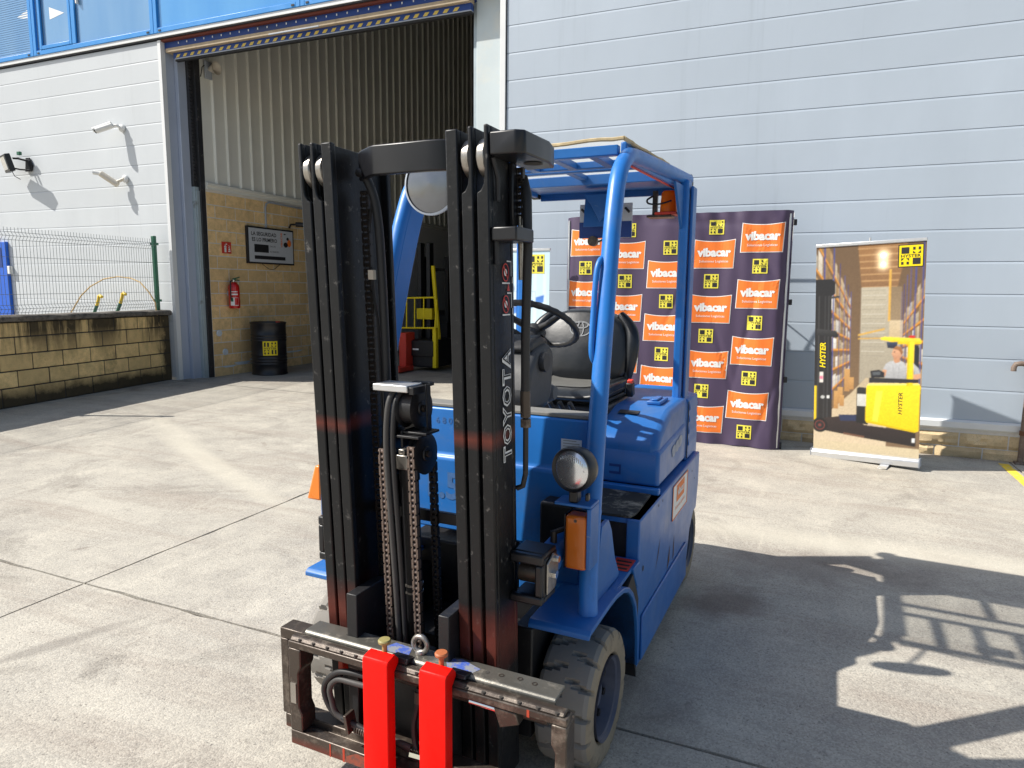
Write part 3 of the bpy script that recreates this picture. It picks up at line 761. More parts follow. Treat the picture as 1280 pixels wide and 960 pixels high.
o = thing('wall_lamp', 'small black lamp on an arm above the safety board', 'lamp', (IX + .02, 10.98, 2.87))
MB().tube([(0, 0, -.06), (.06, -.02, 0), (.2, 0, 0)], .02, 8).build('arm', M['blacksm'], o)
MB().tube([(.16, 0, 0), (.24, .04, .0), (.34, .10, -.01)], .045, 10, flat=.7).build('head', M['blacksm'], o)

o = thing('fire_sign', 'red fire extinguisher pictogram plate on the sandstone wall', 'sign', (IX + .006, 9.25, 2.23))
MB().bb(0, .006, 0, .212, 0, .20).build('plate', M['redlab'], o)
t = MB(); ff = lambda a, b: (.0085, a, b)
rect(t, ff, .05, .095, .02, .10); rect(t, ff, .045, .10, .105, .125); rect(t, ff, .06, .085, .13, .15); rect(t, ff, .085, .115, .15, .17)
for k in range(4): t.poly(ff, [(.135 + k * .012, .03 + k * .03), (.185, .03 + k * .03), (.19 - k * .012, .052 + k * .03), (.14, .052 + k * .03)])
t.build('pictogram', M['white'], o, smooth=False)

o = thing('fire_extinguisher', 'red fire extinguisher hanging on the sandstone wall beside the drum', 'extinguisher', (IX + .12, 9.37, 1.27))
MB().lathe([(.085, 0), (.095, .015), (.095, .36), (.085, .41), (.05, .45), (.03, .465)], (0, 0, 0), 'z', 24).build('cylinder', M['ext_red'], o)
MB().lathe([(.03, .465), (.03, .50), (.018, .51)], (0, 0, 0), 'z', 12).build('valve', M['chrome'], o)
h = MB(); h.box((.02, .04, .53), (.03, .16, .016), rx=.25); h.box((.02, .05, .50), (.03, .12, .014), rx=-.2); h.build('handle', M['green'], o, bev=.004)
MB().tube([(0, -.03, .49), (.03, -.10, .47), (.05, -.13, .36), (.05, -.125, .15)], .011, 8).build('hose', M['rubber'], o)
def cylmap(r, cx, cy, phi):
    def mk(d): return lambda a, b: (cx + (r + d) * math.cos(phi + a / r), cy + (r + d) * math.sin(phi + a / r), b)
    return mk
cm = cylmap(.096, 0, 0, -.75)
t = MB(); rect(t, cm(.001), -.07, .07, .05, .19, 8, 1); rect(t, cm(.001), -.06, .06, .235, .26, 8, 1); rect(t, cm(.001), -.06, .06, .285, .30, 8, 1); t.build('label', M['white'], o)
t = MB(); rect(t, cm(.002), -.066, -.02, .12, .185, 3, 1); t.build('label', M['green'], o)
t = MB(); rect(t, cm(.002), .0, .066, .06, .185, 4, 1); t.build('label', M['ext_red'], o)
MB().bb(-.118, -.09, -.04, .04, .22, .30).build('wall_bracket', M['trim_grey'], o)

# drum
o = thing('oil_drum', 'black steel drum with a yellow square logo against the sandstone wall', 'drum', (-8.93, 9.80, gz(-8.9) + .002))
pf = [(.30, 0), (.315, .006), (.315, .018), (.305, .03)]
for zz in (.20, .25, .30, .36, .62, .67, .72): pf += [(.305, zz - .018), (.313, zz - .006), (.313, zz + .006), (.305, zz + .018)]
pf += [(.305, .91), (.318, .925), (.318, .945), (.305, .95), (.302, .925), (0.0001, .925)]
MB().lathe(pf, (0, 0, 0), 'z', 48).build('shell', M['drum'], o, ang=.9)
MB().lathe([(.04, .925), (.04, .962), (.0001, .962)], (.12, .12, 0), 'z', 14).build('bung', M['redlab'], o)
square_logo(cylmap(.315, 0, 0, math.atan2(-9.8, 8.93)), .02, .49, .255, o, M['hyst_yellow'])

# standpipe at right
o = thing('standpipe', 'rusty standpipe with an elbow and short spout by the right end of the wall', 'pipe', (2.16, FY - .10, gz(2.16)))
MB().tube([(0, 0, -.02), (0, 0, .38), (0, 0, .95), (.01, 0, 1.0), (.06, 0, 1.03), (.5, 0, 1.04)], .028, 12).build('riser', M['pipe'], o)
MB().tube([(-.02, 0, 1.02), (-.08, 0, 1.03), (-.125, 0, 1.02), (-.14, 0, .985), (-.14, 0, .95)], .026, 12).build('spout', M['pipe'], o)
MB().tube([(0, 0, .30), (0, 0, .345)], .036, 12).build('coupling', plain('rust_collar', (.14, .06, .03), .8), o)
MB().bb(-.05, .05, -.05, .05, -.01, .02).build('foot_plate', M['pipe'], o, bev=.004)

# ================================================================== FORKLIFT
PHI = R_(-2.2)
FU = Vector((math.cos(PHI), math.sin(PHI), 0)); FV = Vector((-math.sin(PHI), math.cos(PHI), 0))
F = thing('forklift', 'blue electric counterbalance forklift with a black triplex mast and red forks', 'forklift', tuple(FU * -1.215 + FV * 2.2 + Vector((0, 0, -.045))), PHI)
def fk(mb, name, mat, parent=None, **k):
    global OFF
    OFF = Vector((0, 0, .045))
    o = mb.build(name, mat, parent or F, **k)
    OFF = Vector((0, 0, 0)); return o
def tilt(p): return Vector((p[0], p[1] - .050 * (p[2] - .55), p[2]))
def fm(mb, name, mat, parent=None, **k): return fk(mb.map(tilt), name, mat, parent, **k)
CX = .04
# ---- mast rails
def rail(s, i, o, top, cut, y0, dep, nz=1):
    X = lambda d: CX + s * d
    t = .013; mb = MB()
    def bx(a, b, ya, yb, za, zb): mb.bb(min(X(a), X(b)), max(X(a), X(b)), ya, yb, za, zb)
    if cut:
        pts = [(X(i), .06), (X(i), cut - .01)] + [(X(i + (o - t - i) * math.sin(q)), cut - .01 + .045 * (1 - math.cos(q))) for q in (R_(30), R_(60), R_(90))] + [(X(o - t), top), (X(o), top), (X(o), .06)]
        mb.prism(pts, 'y', y0, y0 + .02)
        bx(o - t, o, y0 + .02, y0 + dep - .02, .06, top); bx(i, o, y0 + dep - .02, y0 + dep, .06, cut)
    else:
        bx(i, o, y0, y0 + .022, .06, top); bx(o - t, o, y0 + .022, y0 + dep - .02, .06, top); bx(i, o, y0 + dep - .02, y0 + dep, .06, top - .03)
    return fm(mb, 'mast_rail', M['black'], bev=.004)
rails = {}
for s in (-1, 1):
    rails[s, 0] = rail(s, .194, .231, 2.058, 0, -.46, .30)
    rails[s, 1] = rail(s, .239, .275, 2.062, 1.90, -.458, .20)
    rails[s, 2] = rail(s, .285, .322, 2.064, 1.90, -.456, .155)
    for d, pr in ((.250, rails[s, 1]), (.297, rails[s, 2])):
        r = MB().lathe([(.02, -.014), (.046, -.014), (.052, -.009), (.052, .009), (.046, .014), (.02, .014)], (CX + s * d, -.405, 1.985), 'x', 28)
        fm(r, 'guide_roller', M['polished'], pr)
# faded red wear band on the front flanges of the rails at the same height is in the paint material
# ---- cross members
cb = MB(); path = [(-.155, -.33), (-.12, -.36), (-.06, -.40), (-.04, -.408), (.14, -.41), (.19, -.40), (.235, -.37)]
pth = path + [(x, y + .022) for x, y in path[::-1]]
cb.prism(pth, 'z', 1.965, 2.05); fm(cb, 'top_crossbar', M['blacksm'], bev=.004)
fm(MB().bb(-.19, .27, -.345, -.32, .30, .42), 'lower_crossbar', M['black2'], bev=.004)
fm(MB().bb(-.19, .27, -.30, -.28, .86, .90), 'middle_crossbar', M['black2'], bev=.004)
ear = MB().prism([(CX + .323, -.452), (CX + .40, -.452), (CX + .422, -.435), (CX + .428, -.28), (CX + .41, -.20), (CX + .323, -.20)], 'z', 1.985, 2.045)
e_ = fm(ear, 'mast_tie', M['blacksm'], bev=.005)
fm(MB().lathe([(.028, -.001), (.0001, -.001)], (CX + .385, -.30, 1.984), 'z', 18), 'hole', M['joint'], e_)
fm(MB().tube([(CX + .328, -.44, 1.98), (CX + .332, -.42, 1.93), (CX + .332, -.42, 1.87)], .007, 8), 'weld_bead', M['black2'], rails[1, 2])
fm(MB().tube([(CX + .328, -.43, 1.80), (CX + .330, -.43, 1.70)], .008, 8), 'weld_bead', M['black2'], rails[1, 2])
ch = MB().bb(CX + .323, CX + .338, -.335, -.305, 1.80, 1.985); fm(ch, 'stiffener', M['blacksm'], rails[1, 2], bev=.004)
bk = MB().bb(CX + .323, CX + .40, -.45, -.33, 1.762, 1.80); fm(bk, 'hose_bracket', M['blacksm'], bev=.005)
# hose, chain and tube beside the right rail
fm(MB().tube([(CX + .345, -.28, 1.95), (CX + .37, -.31, 1.90), (CX + .378, -.325, 1.75), (CX + .368, -.325, 1.5), (CX + .366, -.325, 1.30)], .014, 12), 'hydraulic_hose', M['rubber'])
ht = fm(MB().tube([(CX + .366, -.325, 1.30), (CX + .366, -.325, 1.21), (CX + .364, -.325, 1.08), (CX + .355, -.325, 1.04), (CX + .335, -.325, 1.03)], .0085, 10), 'hydraulic_tube', M['black2'])
fm(MB().tube([(CX + .366, -.325, 1.335), (CX + .366, -.325, 1.255)], .0155, 12).tube([(CX + .366, -.325, 1.25), (CX + .366, -.325, 1.225)], .017, 6), 'hose_fitting', M['bare'], ht)
def chain(x, y, z0, z1, w=.0215, pitch=.0185, nm='lift_chain', mat='chain', yaw=0):
    mb = MB(); n_ = int((z1 - z0) / pitch)
    for k in range(n_):
        zz = z0 + k * pitch
        ws = w if k % 2 else w * .78
        for sx in (-1, 1):
            for q in (0, .5) if k % 2 else (.25,):
                xx = x + sx * (ws / 2 - q * .006)
                mb.box((xx, y, zz), (.0034, .0165, pitch * 1.62))
        mb.tube([(x - w / 2 - .002, y, zz + pitch / 2), (x + w / 2 + .002, y, zz + pitch / 2)], .0072, 8)
    return fm(mb, nm, M[mat], smooth=False)
chain(-.045, -.425, .30, 1.145); chain(.064, -.425, .30, 1.165)
chain(.064, -.305, .30, 1.12, mat='chain_dark')
chain(CX + .345, -.30, 1.83, 1.98, .02, mat='chain_dark'); chain(-.135, -.33, .55, 1.95, .026, mat='chain_dark')
fm(MB().tube([(CX + .345, -.30, 1.84), (CX + .345, -.30, 1.66)], .009, 8), 'chain_anchor', M['polished'])
# centre cylinder, pulleys and hoses
cy = fm(MB().lathe([(.030, .2), (.030, 1.02), (.034, 1.02), (.034, 1.06), (.02, 1.06), (.02, 1.10)], (.008, -.36, 0), 'z', 20), 'lift_cylinder', M['black2'])
cb_ = MB().tube([(.008, -.36, .655), (.008, -.36, .663)], .032, 18).tube([(.008, -.36, .63), (.008, -.36, .636)], .032, 18); fm(cb_, 'hose_clamp', M['polished'], cy)
fm(MB().bb(-.015, .032, -.405, -.345, 1.062, 1.11).bb(-.004, .02, -.40, -.36, 1.111, 1.128), 'cylinder_head', M['polished'], cy, bev=.003)
for s in (-1, 1): fm(MB().lathe([(.033, .1), (.033, 1.14), (.02, 1.15), (.0001, 1.15)], (CX + s * .165, -.175, 0), 'z', 16), 'lift_cylinder', M['black2'])
def pulley(x, y, zz, r, w, nm='chain_pulley', mat='black2'):
    p = fm(MB().lathe([(.012, -w / 2 - .004), (r * .35, -w / 2 - .004), (r * .4, -w / 2), (r, -w / 2), (r + .006, -w / 2 + .003), (r, -w / 2 + .007), (r - .008, -w / 2 + .009), (r - .008, w / 2 - .009), (r, w / 2 - .007), (r + .006, w / 2 - .003), (r, w / 2), (r * .4, w / 2), (r * .35, w / 2 + .004), (.012, w / 2 + .004)], (x, y, zz), 'x', 32), nm, M[mat])
    fm(MB().tube([(x - w / 2 - .012, y, zz), (x + w / 2 + .012, y, zz)], .011, 10), 'axle_pin', M['bare'], p); return p
pulley(.064, -.365, 1.115, .062, .034); pulley(-.045, -.365, 1.10, .058, .034)
hp_ = pulley(.042, -.37, 1.262, .060, .062, 'hose_pulley')
fm(MB().lathe([(.047, -.02), (.047, .02)], (.032, -.37, 1.262), 'x', 28), 'sleeve', M['polished'], hp_)
br = MB().bb(-.065, .062, -.435, -.345, 1.318, 1.340); hb = fm(br, 'pulley_cover', M['alu'], bev=.003)
fm(MB().bb(.064, .082, -.43, -.35, 1.312, 1.335).bb(.02, .089, -.345, -.32, 1.33, 1.342).bb(.090, .095, -.378, -.352, 1.18, 1.34).bb(-.055, -.049, -.40, -.36, 1.19, 1.32), 'pulley_bracket', M['black2'], hb, bev=.002)
fm(MB().bb(.03, .115, -.42, -.34, 1.186, 1.194).bb(.02, .028, -.42, -.34, 1.14, 1.194).bb(.02, .10, -.44, -.40, 1.176, 1.184), 'pulley_bracket', M['black2'], bev=.002)
fm(MB().bb(-.02, .055, -.34, -.30, 1.14, 1.22), 'valve_block', M['blacksm'], bev=.004)
hz1 = [(.015, -.33, 1.30), (.004, -.37, 1.322), (-.006, -.41, 1.312), (-.014, -.432, 1.26), (-.020, -.44, 1.13), (-.014, -.44, .9), (-.008, -.44, .7), (-.002, -.44, .4)]
def smooth(path, n=6):
    P = [Vector(p) for p in path]; out = []
    for i in range(len(P) - 1):
        p0, p1, p2, p3 = P[max(i - 1, 0)], P[i], P[i + 1], P[min(i + 2, len(P) - 1)]
        for k in range(n):
            t = k / n
            out.append(.5 * ((2 * p1) + (p2 - p0) * t + (2 * p0 - 5 * p1 + 4 * p2 - p3) * t * t + (3 * p1 - p0 - 3 * p2 + p3) * t ** 3))
    return out + [P[-1]]
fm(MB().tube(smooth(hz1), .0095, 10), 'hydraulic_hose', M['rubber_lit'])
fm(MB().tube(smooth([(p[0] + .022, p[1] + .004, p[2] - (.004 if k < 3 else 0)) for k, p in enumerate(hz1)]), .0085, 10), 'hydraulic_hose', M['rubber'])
fm(MB().tube(smooth([(-.15, -.34, 1.99), (-.12, -.34, 1.97), (-.095, -.33, 1.88), (-.085, -.33, 1.7), (-.085, -.33, 1.3), (-.085, -.33, .9)]), .014, 10), 'hydraulic_hose', M['rubber'])
fm(MB().tube(smooth([(-.10, -.33, 1.95), (-.125, -.33, 1.80), (-.12, -.33, 1.62), (-.108, -.33, 1.5), (-.108, -.33, 1.2)]), .005, 6), 'cable', M['rubber'])
fm(MB().bb(-.128, -.108, -.345, -.33, 1.66, 1.69), 'cable_tag', M['beige'])
# ---- lettering and pictograms on the right outer web
xw = CX + .3235
fw_ = lambda d: (lambda a, b: tilt((xw + d, -.366 - b, a)))
t = MB(); put_text(t, fw_(.0008), 'TOYOTA', (1.292, .0), width=.338, offset=.046, space=1.12); put_ = fk(t, 'lettering', M['white'], rails[1, 2], smooth=False)
t = MB(); put_text(t, fw_(.0016), 'TOYOTA', (1.292, .0), width=.332, offset=-.016, space=1.135); fk(t, 'lettering', M['black_print'], rails[1, 2], smooth=False)
t = MB()
for zz in (1.590, 1.680): ring(t, fw_(.001), zz, -.004, .026, .022, .0035); t.poly(fw_(.001), [(zz - .02, -.016), (zz - .016, -.02), (zz + .02, .008), (zz + .016, .012)])
t.poly(fw_(.001), [(1.628, -.012), (1.628, -.030), (1.652, -.021)]); fk(t, 'warning_print', M['redlab'], rails[1, 2], smooth=False)
t = MB()
for zz in (1.590, 1.680):
    t.poly(fw_(.0005), ell(zz, -.004, .010, .010)); rect(t, fw_(.001), zz - .032, zz - .028, -.03, .02); rect(t, fw_(.001), zz + .030, zz + .034, -.04, -.012); rect(t, fw_(.001), zz - .01, zz + .034, -.042, -.039); rect(t, fw_(.001), zz - .03, zz - .012, -.050, -.046)
fk(t, 'warning_print', M['white'], rails[1, 2], smooth=False)
# ---- tilt cylinder brackets
for s in (-1, 1):
    X = lambda d: CX + s * d
    x0, x1 = sorted((X(.322), X(.43)))
    b = MB(); 
    b.bb(x0, x1, -.37, -.345, .672, .70); b.bb(x0, x1, -.37, -.345, .80, .832)
    xi = X(.405); b.bb(min(xi, X(.43)), max(xi, X(.43)), -.37, -.345, .70, .80)
    b.bb(x0, x1, -.345, -.25, .672, .69); b.bb(x0, x1, -.345, -.25, .815, .832)
    b.bb(min(xi, X(.43)), max(xi, X(.43)), -.345, -.24, .69, .815)
    tb = fk(b, 'tilt_bracket', M['blacksm'], bev=.006)
    fk(MB().tube([(X(.335), -.30, .752), (X(.40), -.30, .752)], .036, 18), 'bush', M['bare'], tb)
    fk(MB().prism([(-.34, .70), (-.28, .70), (-.25, .74), (-.25, .80), (-.29, .82), (-.34, .80)], 'x', X(.431), X(.438)), 'pin_plate', M['polished'], tb, bev=.003)
    fk(MB().tube([(X(.438), -.30, .755), (X(.452), -.30, .755)], .014, 6).tube([(X(.438), -.275, .795), (X(.450), -.275, .795)], .011, 6), 'bolt', M['chrome'], tb)
    fk(MB().tube([(X(.38), -.24, .755), (X(.38), .25, .79)], .043, 20).tube([(X(.38), -.25, .754), (X(.38), -.20, .757)], .05, 20), 'tilt_cylinder', M['blue'])
    fk(MB().tube([(X(.385), -.16, .79), (X(.385), -.16, .84)], .012, 8).tube([(X(.385), -.16, .835), (X(.42), -.12, .845), (X(.45), 0, .83)], .009, 8), 'hose_fitting', M['bare'])
# ---- fixed carriage
CB = -.555
car = fk(MB().prism([(CB, .462), (CB, .502), (CB + .008, .510), (CB + .078, .510), (CB + .078, .500), (CB + .015, .500), (CB + .012, .462)], 'x', -.30, .592), 'carriage_bar', M['bar_steel'], bev=.003)
hl = lambda a, b: (a, b, .5112)
t = MB()
for x, y in ((.405, -.512), (.462, -.505), (.51, -.51)): ring(t, hl, x, y, .0085, .0085, .003, 16)
fk(t, 'bolt', M['bare'], car, smooth=False)
t = MB()
for x in (-.15, .36): t.poly(hl, ell(x, -.515, .0065, .0065, 12))
fk(t, 'hole', M['joint'], car, smooth=False)
t = MB(); sm_ = lambda a, b: (a, b, .5108)
t.poly(sm_, [(.000, -.535), (.035, -.545), (.10, -.54), (.085, -.495), (.02, -.49)]); t.poly(sm_, [(.21, -.50), (.24, -.545), (.32, -.545), (.335, -.51), (.26, -.485)])
fk(t, 'paint_smear', mat_worn('blue_smear', (.05, .10, .40), (.24, .25, .28), (.45, .56), .6, scale=26), car, smooth=False)
fk(MB().bb(-.41, -.302, -.55, -.485, .458, .495).bb(-.41, -.376, -.55, -.49, .185, .457).bb(-.40, -.36, -.55, -.49, .135, .184), 'carriage_side', M['bare'], bev=.004)
fk(MB().bb(-.36, .56, -.548, -.49, .135, .195), 'carriage_lower_bar', M['bare'], bev=.004)
for x0, x1 in ((-.150, -.110), (.195, .232)): fk(MB().bb(x0, x1, -.52, -.36, .10, .655), 'carriage_side_plate', M['black2'], bev=.003)
fk(MB().bb(-.108, .193, -.47, -.45, .12, .44), 'carriage_plate', M['black2'], bev=.004)
# ---- side shift frame in front of it
YF = -.60
def scal(x0, w, s):   # scalloped upright
    n_ = 24; pts = []
    for k in range(n_ + 1):
        zz = .176 + .289 * k / n_; d = .012 * max(0, min(1, (.5 - abs(k / n_ - .5) - .22) / .06))
        pts.append((x0 + s * (w - d), zz))
    return [(x0, .176), ] + pts + [(x0, .465)]
fr = MB()
fr.bb(-.33, .643, YF, YF + .044, .125, .175)
fr.prism(scal(-.33, .050, 1), 'y', YF, YF + .066); fr.prism(scal(.643, .046, -1), 'y', YF, YF + .066)
fr.bb(-.33, .643, YF, YF + .044, .466, .490)
fr.prism([(YF + .003, .4905), (YF + .014, .503), (YF + .034, .503), (YF + .043, .4905)], 'x', -.325, .633)
sf = fk(fr, 'side_shift_frame', M['bare'], bev=.004)
fk(MB().bb(-.325, .64, YF + .0445, YF + .06, .150, .172), 'lower_hook', M['bare'], bev=.003)
no = MB()
for k in range(17):
    x = -.285 + k * .056
    if -.03 < x < .12 or .18 < x < .32: continue
    no.lathe([(.0062, -.0065), (.0062, .0012), (.0001, .0012)], (x, YF + .009, .4985), 'z', 10)
fk(no, 'notch', M['joint'], sf, smooth=False)
t = MB(); rect(t, lambda a, b: (a, YF - .001, b), .525, .533, .467, .489); rect(t, lambda a, b: (a, YF - .001, b), -.115, -.107, .126, .174); rect(t, lambda a, b: (a, YF - .001, b), -.168, -.163, .126, .172); fk(t, 'paint_mark', plain('red_chalk', (.42, .05, .02), .7, vary=.3, scale=60), sf, smooth=False)
fk(MB().bb(-.322, -.300, YF - .003, YF, .275, .345), 'maker_plate', M['polished'], sf)
t = MB(); t.poly(lambda a, b: (a, YF - .0012, b), [(-.11, .128), (.0, .130), (.005, .165), (-.06, .172), (-.10, .150)]); fk(t, 'rust_patch', mat_worn('rust_patch', (.20, .055, .03), (.10, .07, .055), (.45, .6), .7, scale=40), sf, smooth=False)
cyl_ = fk(MB().tube([(-.135, -.515, .425), (.56, -.515, .425)], .024, 14), 'side_shift_cylinder', M['bare'])
fk(MB().bb(-.175, -.155, -.54, -.49, .385, .450), 'rod_end', plain('rust_red', (.34, .05, .02), .6), cyl_, bev=.003)
fk(MB().tube([(-.16, -.515, .425), (-.13, -.515, .425)], .014, 10), 'rod', M['bare'], cyl_)
for k, (r, mt) in enumerate(((.0095, 'rubber'), (.0095, 'rubber_lit'))):
    e = .024 * k
    pts = [(.02, -.57, .42 - e * 1.2), (-.08, -.575, .425 - e * 1.4), (-.15, -.575, .41 - e), (-.200 + e * .8, -.575, .36 - e * .5), (-.200 + e, -.575, .31), (-.165 + e * .4, -.575, .265), (-.09, -.57, .245 - e * .2), (.0, -.565, .228 + e * .3), (.12, -.56, .215 + e * .3)]
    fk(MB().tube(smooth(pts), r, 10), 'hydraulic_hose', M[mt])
fk(MB().box((-.105, -.572, .25), (.012, .045, .062), ry=-.2), 'hose_clamp', M['bare'], bev=.002)
t = MB()
for k in range(16): t.tube([(-.085 + k * .0085, -.568, .232 - k * .001), (-.080 + k * .0085, -.568, .2315 - k * .001)], .0145, 10)
fk(t, 'hose_spring', M['bare'])
for x in (.135, .165): fk(MB().tube(smooth([(x, -.535, .41), (x, -.545, .36), (x - .008, -.555, .3), (x, -.56, .24), (x + .02, -.57, .21)]), .010, 8), 'hydraulic_hose', M['rubber'])
for x in (.135, .165): fk(MB().tube([(x, -.537, .40), (x, -.541, .365)], .014, 8), 'hose_fitting', M['bare'])
fk(MB().tube([(.13, -.575, .215), (.19, -.575, .218)], .016, 8), 'hose_fitting', M['chrome'])
fk(MB().tube([(.335, -.575, .448), (.445, -.575, .446)], .0095, 10), 'chrome_rod', M['chrome'])
fk(MB().prism([(.44, .405), (.50, .43), (.49, .462), (.42, .462)], 'y', -.595, -.56), 'rod_bracket', M['bare'], bev=.003)
ey = MB().tube([(.125 + .025 * math.cos(a), -.51, .540 + .025 * math.sin(a)) for a in [2 * math.pi * k / 20 for k in range(20)]], .0085, 10, closed=True)
ey.lathe([(.017, 0), (.017, .006), (.012, .012)], (.125, -.51, .5105), 'z', 14); fk(ey, 'eye_bolt', M['polished'])
# ---- forks
for fx, ztop in ((.046, .538), (.246, .545)):
    w = .045
    pr_ = [(-.64, ztop - .012), (-.635, ztop - .003), (-.598, ztop + .004), (-.580, ztop - .015), (-.580, ztop - .03), (-.601, ztop - .050), (-.601, .10), (-.602, .04), (-.61, .0), (-.625, -.008), (-1.67, -.018), (-1.69, -.014), (-1.69, -.006), (-1.45, .012), (-.71, .040), (-.665, .052), (-.642, .085)]
    fo = fk(MB().prism(pr_, 'x', fx - w, fx + w), 'fork', M['red'], bev=.0025)
    fk(MB().lathe([(.008, 0), (.008, .030), (.019, .034), (.020, .041), (.017, .045), (.0001, .046)], (fx + .003, -.592, ztop - .004), 'z', 18), 'latch_pin', plain('olive_pin', (.30, .26, .10), .5) if fx < .2 else plain('rusty_pin', (.42, .13, .05), .5), fo)
    fk(MB().prism([(-.580, ztop - .035), (-.556, .5035), (-.535, .5115), (-.575, .5215), (-.580, .51)], 'x', fx + .01, fx + w + .030), 'hook', M['blacksm'], fo, bev=.002)

# ---- wheels
def wheel(x0, x1, yc, zc_, r, side):
    w = abs(x1 - x0); mid = (x0 + x1) / 2
    prof = [(.62 * r, -.42 * w), (.66 * r, -.47 * w), (.80 * r, -.50 * w), (.90 * r, -.49 * w), (.965 * r, -.45 * w), (.995 * r, -.38 * w), (1.0 * r, -.26 * w), (1.0 * r, -.12 * w), (1.0 * r, 0), (1.0 * r, .12 * w), (1.0 * r, .26 * w), (.995 * r, .38 * w), (.965 * r, .45 * w), (.90 * r, .49 * w), (.80 * r, .50 * w), (.66 * r, .47 * w), (.62 * r, .42 * w)]
    N = 224
    def fn(i, j, rr):
        if 3 <= j <= 13:
            sgn = -1 if j < 8 else 1
            jj = j if j < 8 else 16 - j          # 3..8 from the shoulder inwards
            ph = {3: 0, 4: 0, 5: 0, 6: 1, 7: 3, 8: 9}[jj]
            off = 0 if sgn < 0 else 7
            q = (i + off + ph) % 14
            deep = {3: .07, 4: .085, 5: .085, 6: .08, 7: .07, 8: 0}[jj]
            if q < 2: return rr * (1 - deep)
        return rr
    mb = MB().lathe(prof, (mid, yc, zc_), 'x', N, fn)
    nf = len(prof) - 1
    for k in range(len(mb.f)): mb.mi[k] = 0 if (k % nf) in range(4, 12) and k < N * nf else 1
    ty = fk(mb, 'tyre', [M['tyre'], M['tyre_side']], ang=.3)
    s = side; xo = x1 if s > 0 else x0
    dsc = [(.62 * r, 0), (.60 * r, -.012), (.555 * r, -.016), (.53 * r, -.045), (.50 * r, -.075), (.32 * r, -.075), (.30 * r, -.062), (.20 * r, -.055), (.17 * r, -.04), (.0001, -.04)]
    rim = MB().lathe([(a, b * s) for a, b in (dsc if s > 0 else dsc)], (xo, yc, zc_), 'x', 40)
    rm = fk(rim, 'rim', plain('rim_blue', (.075, .085, .125), .5, vary=.3, scale=30), ty, ang=.5)
    for q in range(8):
        a = 2 * math.pi * (q + .5) / 8
        y_, z_ = yc + .41 * r * math.cos(a), zc_ + .41 * r * math.sin(a)
        fk(MB().tube([(xo - .076 * s, y_, z_), (xo - .045 * s, y_, z_)], .0145, 6), 'wheel_nut', M['black2'], ty, smooth=False)
    t = MB()
    for q in range(2):
        for ch_i in range(9):
            a = R_(62 + 180 * q) + ch_i * .07
            t.box((xo + .0006 * s - .006 * s, yc + .86 * r * math.cos(a), zc_ + .86 * r * math.sin(a)), (.004, .008, .011), rx=a)
    fk(t, 'sidewall_lettering', M['tyre_side'], ty, smooth=False)
    return ty
wheel(.385, .585, 0.0, .195, .238, 1); wheel(-.595, -.395, 0.0, .195, .238, -1)
wheel(.37, .548, 1.70, .185, .228, 1); wheel(-.54, -.36, 1.70, .185, .228, -1)
fk(MB().tube([(-.37, 0, .2), (.38, 0, .2)], .085, 16).bb(-.20, .26, -.12, .14, .10, .34), 'drive_axle', M['black2'])

# ---- body
fk(MB().bb(-.36, .37, .15, .42, .07, .60), 'chassis_shade_box', M['black2'], bev=.01)  # unseen box added to stop sunlight leaking under the truck
fk(MB().bb(-.36, -.24, -.22, .149, .10, .50), 'chassis_shade_rail', M['black2'], bev=.006)  # both rails added to help close the same light leak
fk(MB().bb(.30, .37, -.20, .149, .10, .50), 'chassis_shade_rail', M['black2'], bev=.006)
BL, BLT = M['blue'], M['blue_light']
for s in (-1, 1):
    X = lambda d: .02 + s * d
    # fender over the front wheel: top plate, sloping front lip and rear skirt
    out = [(-.265, .555), (-.25, .566), (-.05, .570), (.05, .567), (.14, .552), (.21, .525), (.27, .48), (.32, .42), (.355, .34), (.375, .25), (.385, .14)]
    inn = [(y + (.0 if y < 0 else -.012), zz - .016) for y, zz in out]
    a, b = sorted((X(.36), X(.572)))
    fd = fk(MB().prism(out + inn[::-1], 'x', a, b), 'fender', BL, bev=.003)
    fk(MB().prism(inn[5:] + [(.398, .06), (.398, .40), (.30, .54)], 'x', *sorted((X(.33), X(.560)))), 'wheel_arch_liner', M['black2'], fd)
    # side panel with a rear arch
    sp = [(.40, .085), (1.43, .085), (1.475, .20), (1.53, .33), (1.62, .40), (1.70, .40), (1.745, .55), (1.745, .722), (.40, .722)]
    a, b = sorted((X(.500), X(.556)))
    pn = fk(MB().prism(sp, 'x', a, b), 'side_panel', BL, bev=.006)
    a, b = sorted((X(.556), X(.566)))
    fk(MB().prism([(.46, .10), (1.42, .10), (1.40, .30), (.46, .30)], 'x', a, b), 'lower_skirt', BL, pn, bev=.006)
    fk(MB().prism([(.37, .46), (.40, .46), (.40, .56), (.30, .56), (.32, .52)], 'x', *sorted((X(.42), X(.562)))), 'step_side', BL, bev=.004)
    st = fk(MB().bb(*sorted((X(.30), X(.552))), .05, .399, .545, .562), 'step', BL)
    t = MB(); rect(t, lambda p, q: (p, q, .5635), *sorted((X(.47), X(.548))), .26, .385); fk(t, 'warning_sticker', M['redlab'], st, smooth=False)
    t = MB()
    for k in range(3): rect(t, lambda p, q: (p, q, .5642), *sorted((X(.48), X(.54))), .275 + k * .035, .29 + k * .035)
    fk(t, 'warning_sticker', M['black_print'], st, smooth=False)
    gs = [(-.10, .57), (-.02, .83), (.06, .83), (.10, .78), (.15, .66), (.21, .58), (.21, .562)]
    fk(MB().prism(gs, 'x', *sorted((X(.512), X(.528)))), 'post_gusset', BL, bev=.003)
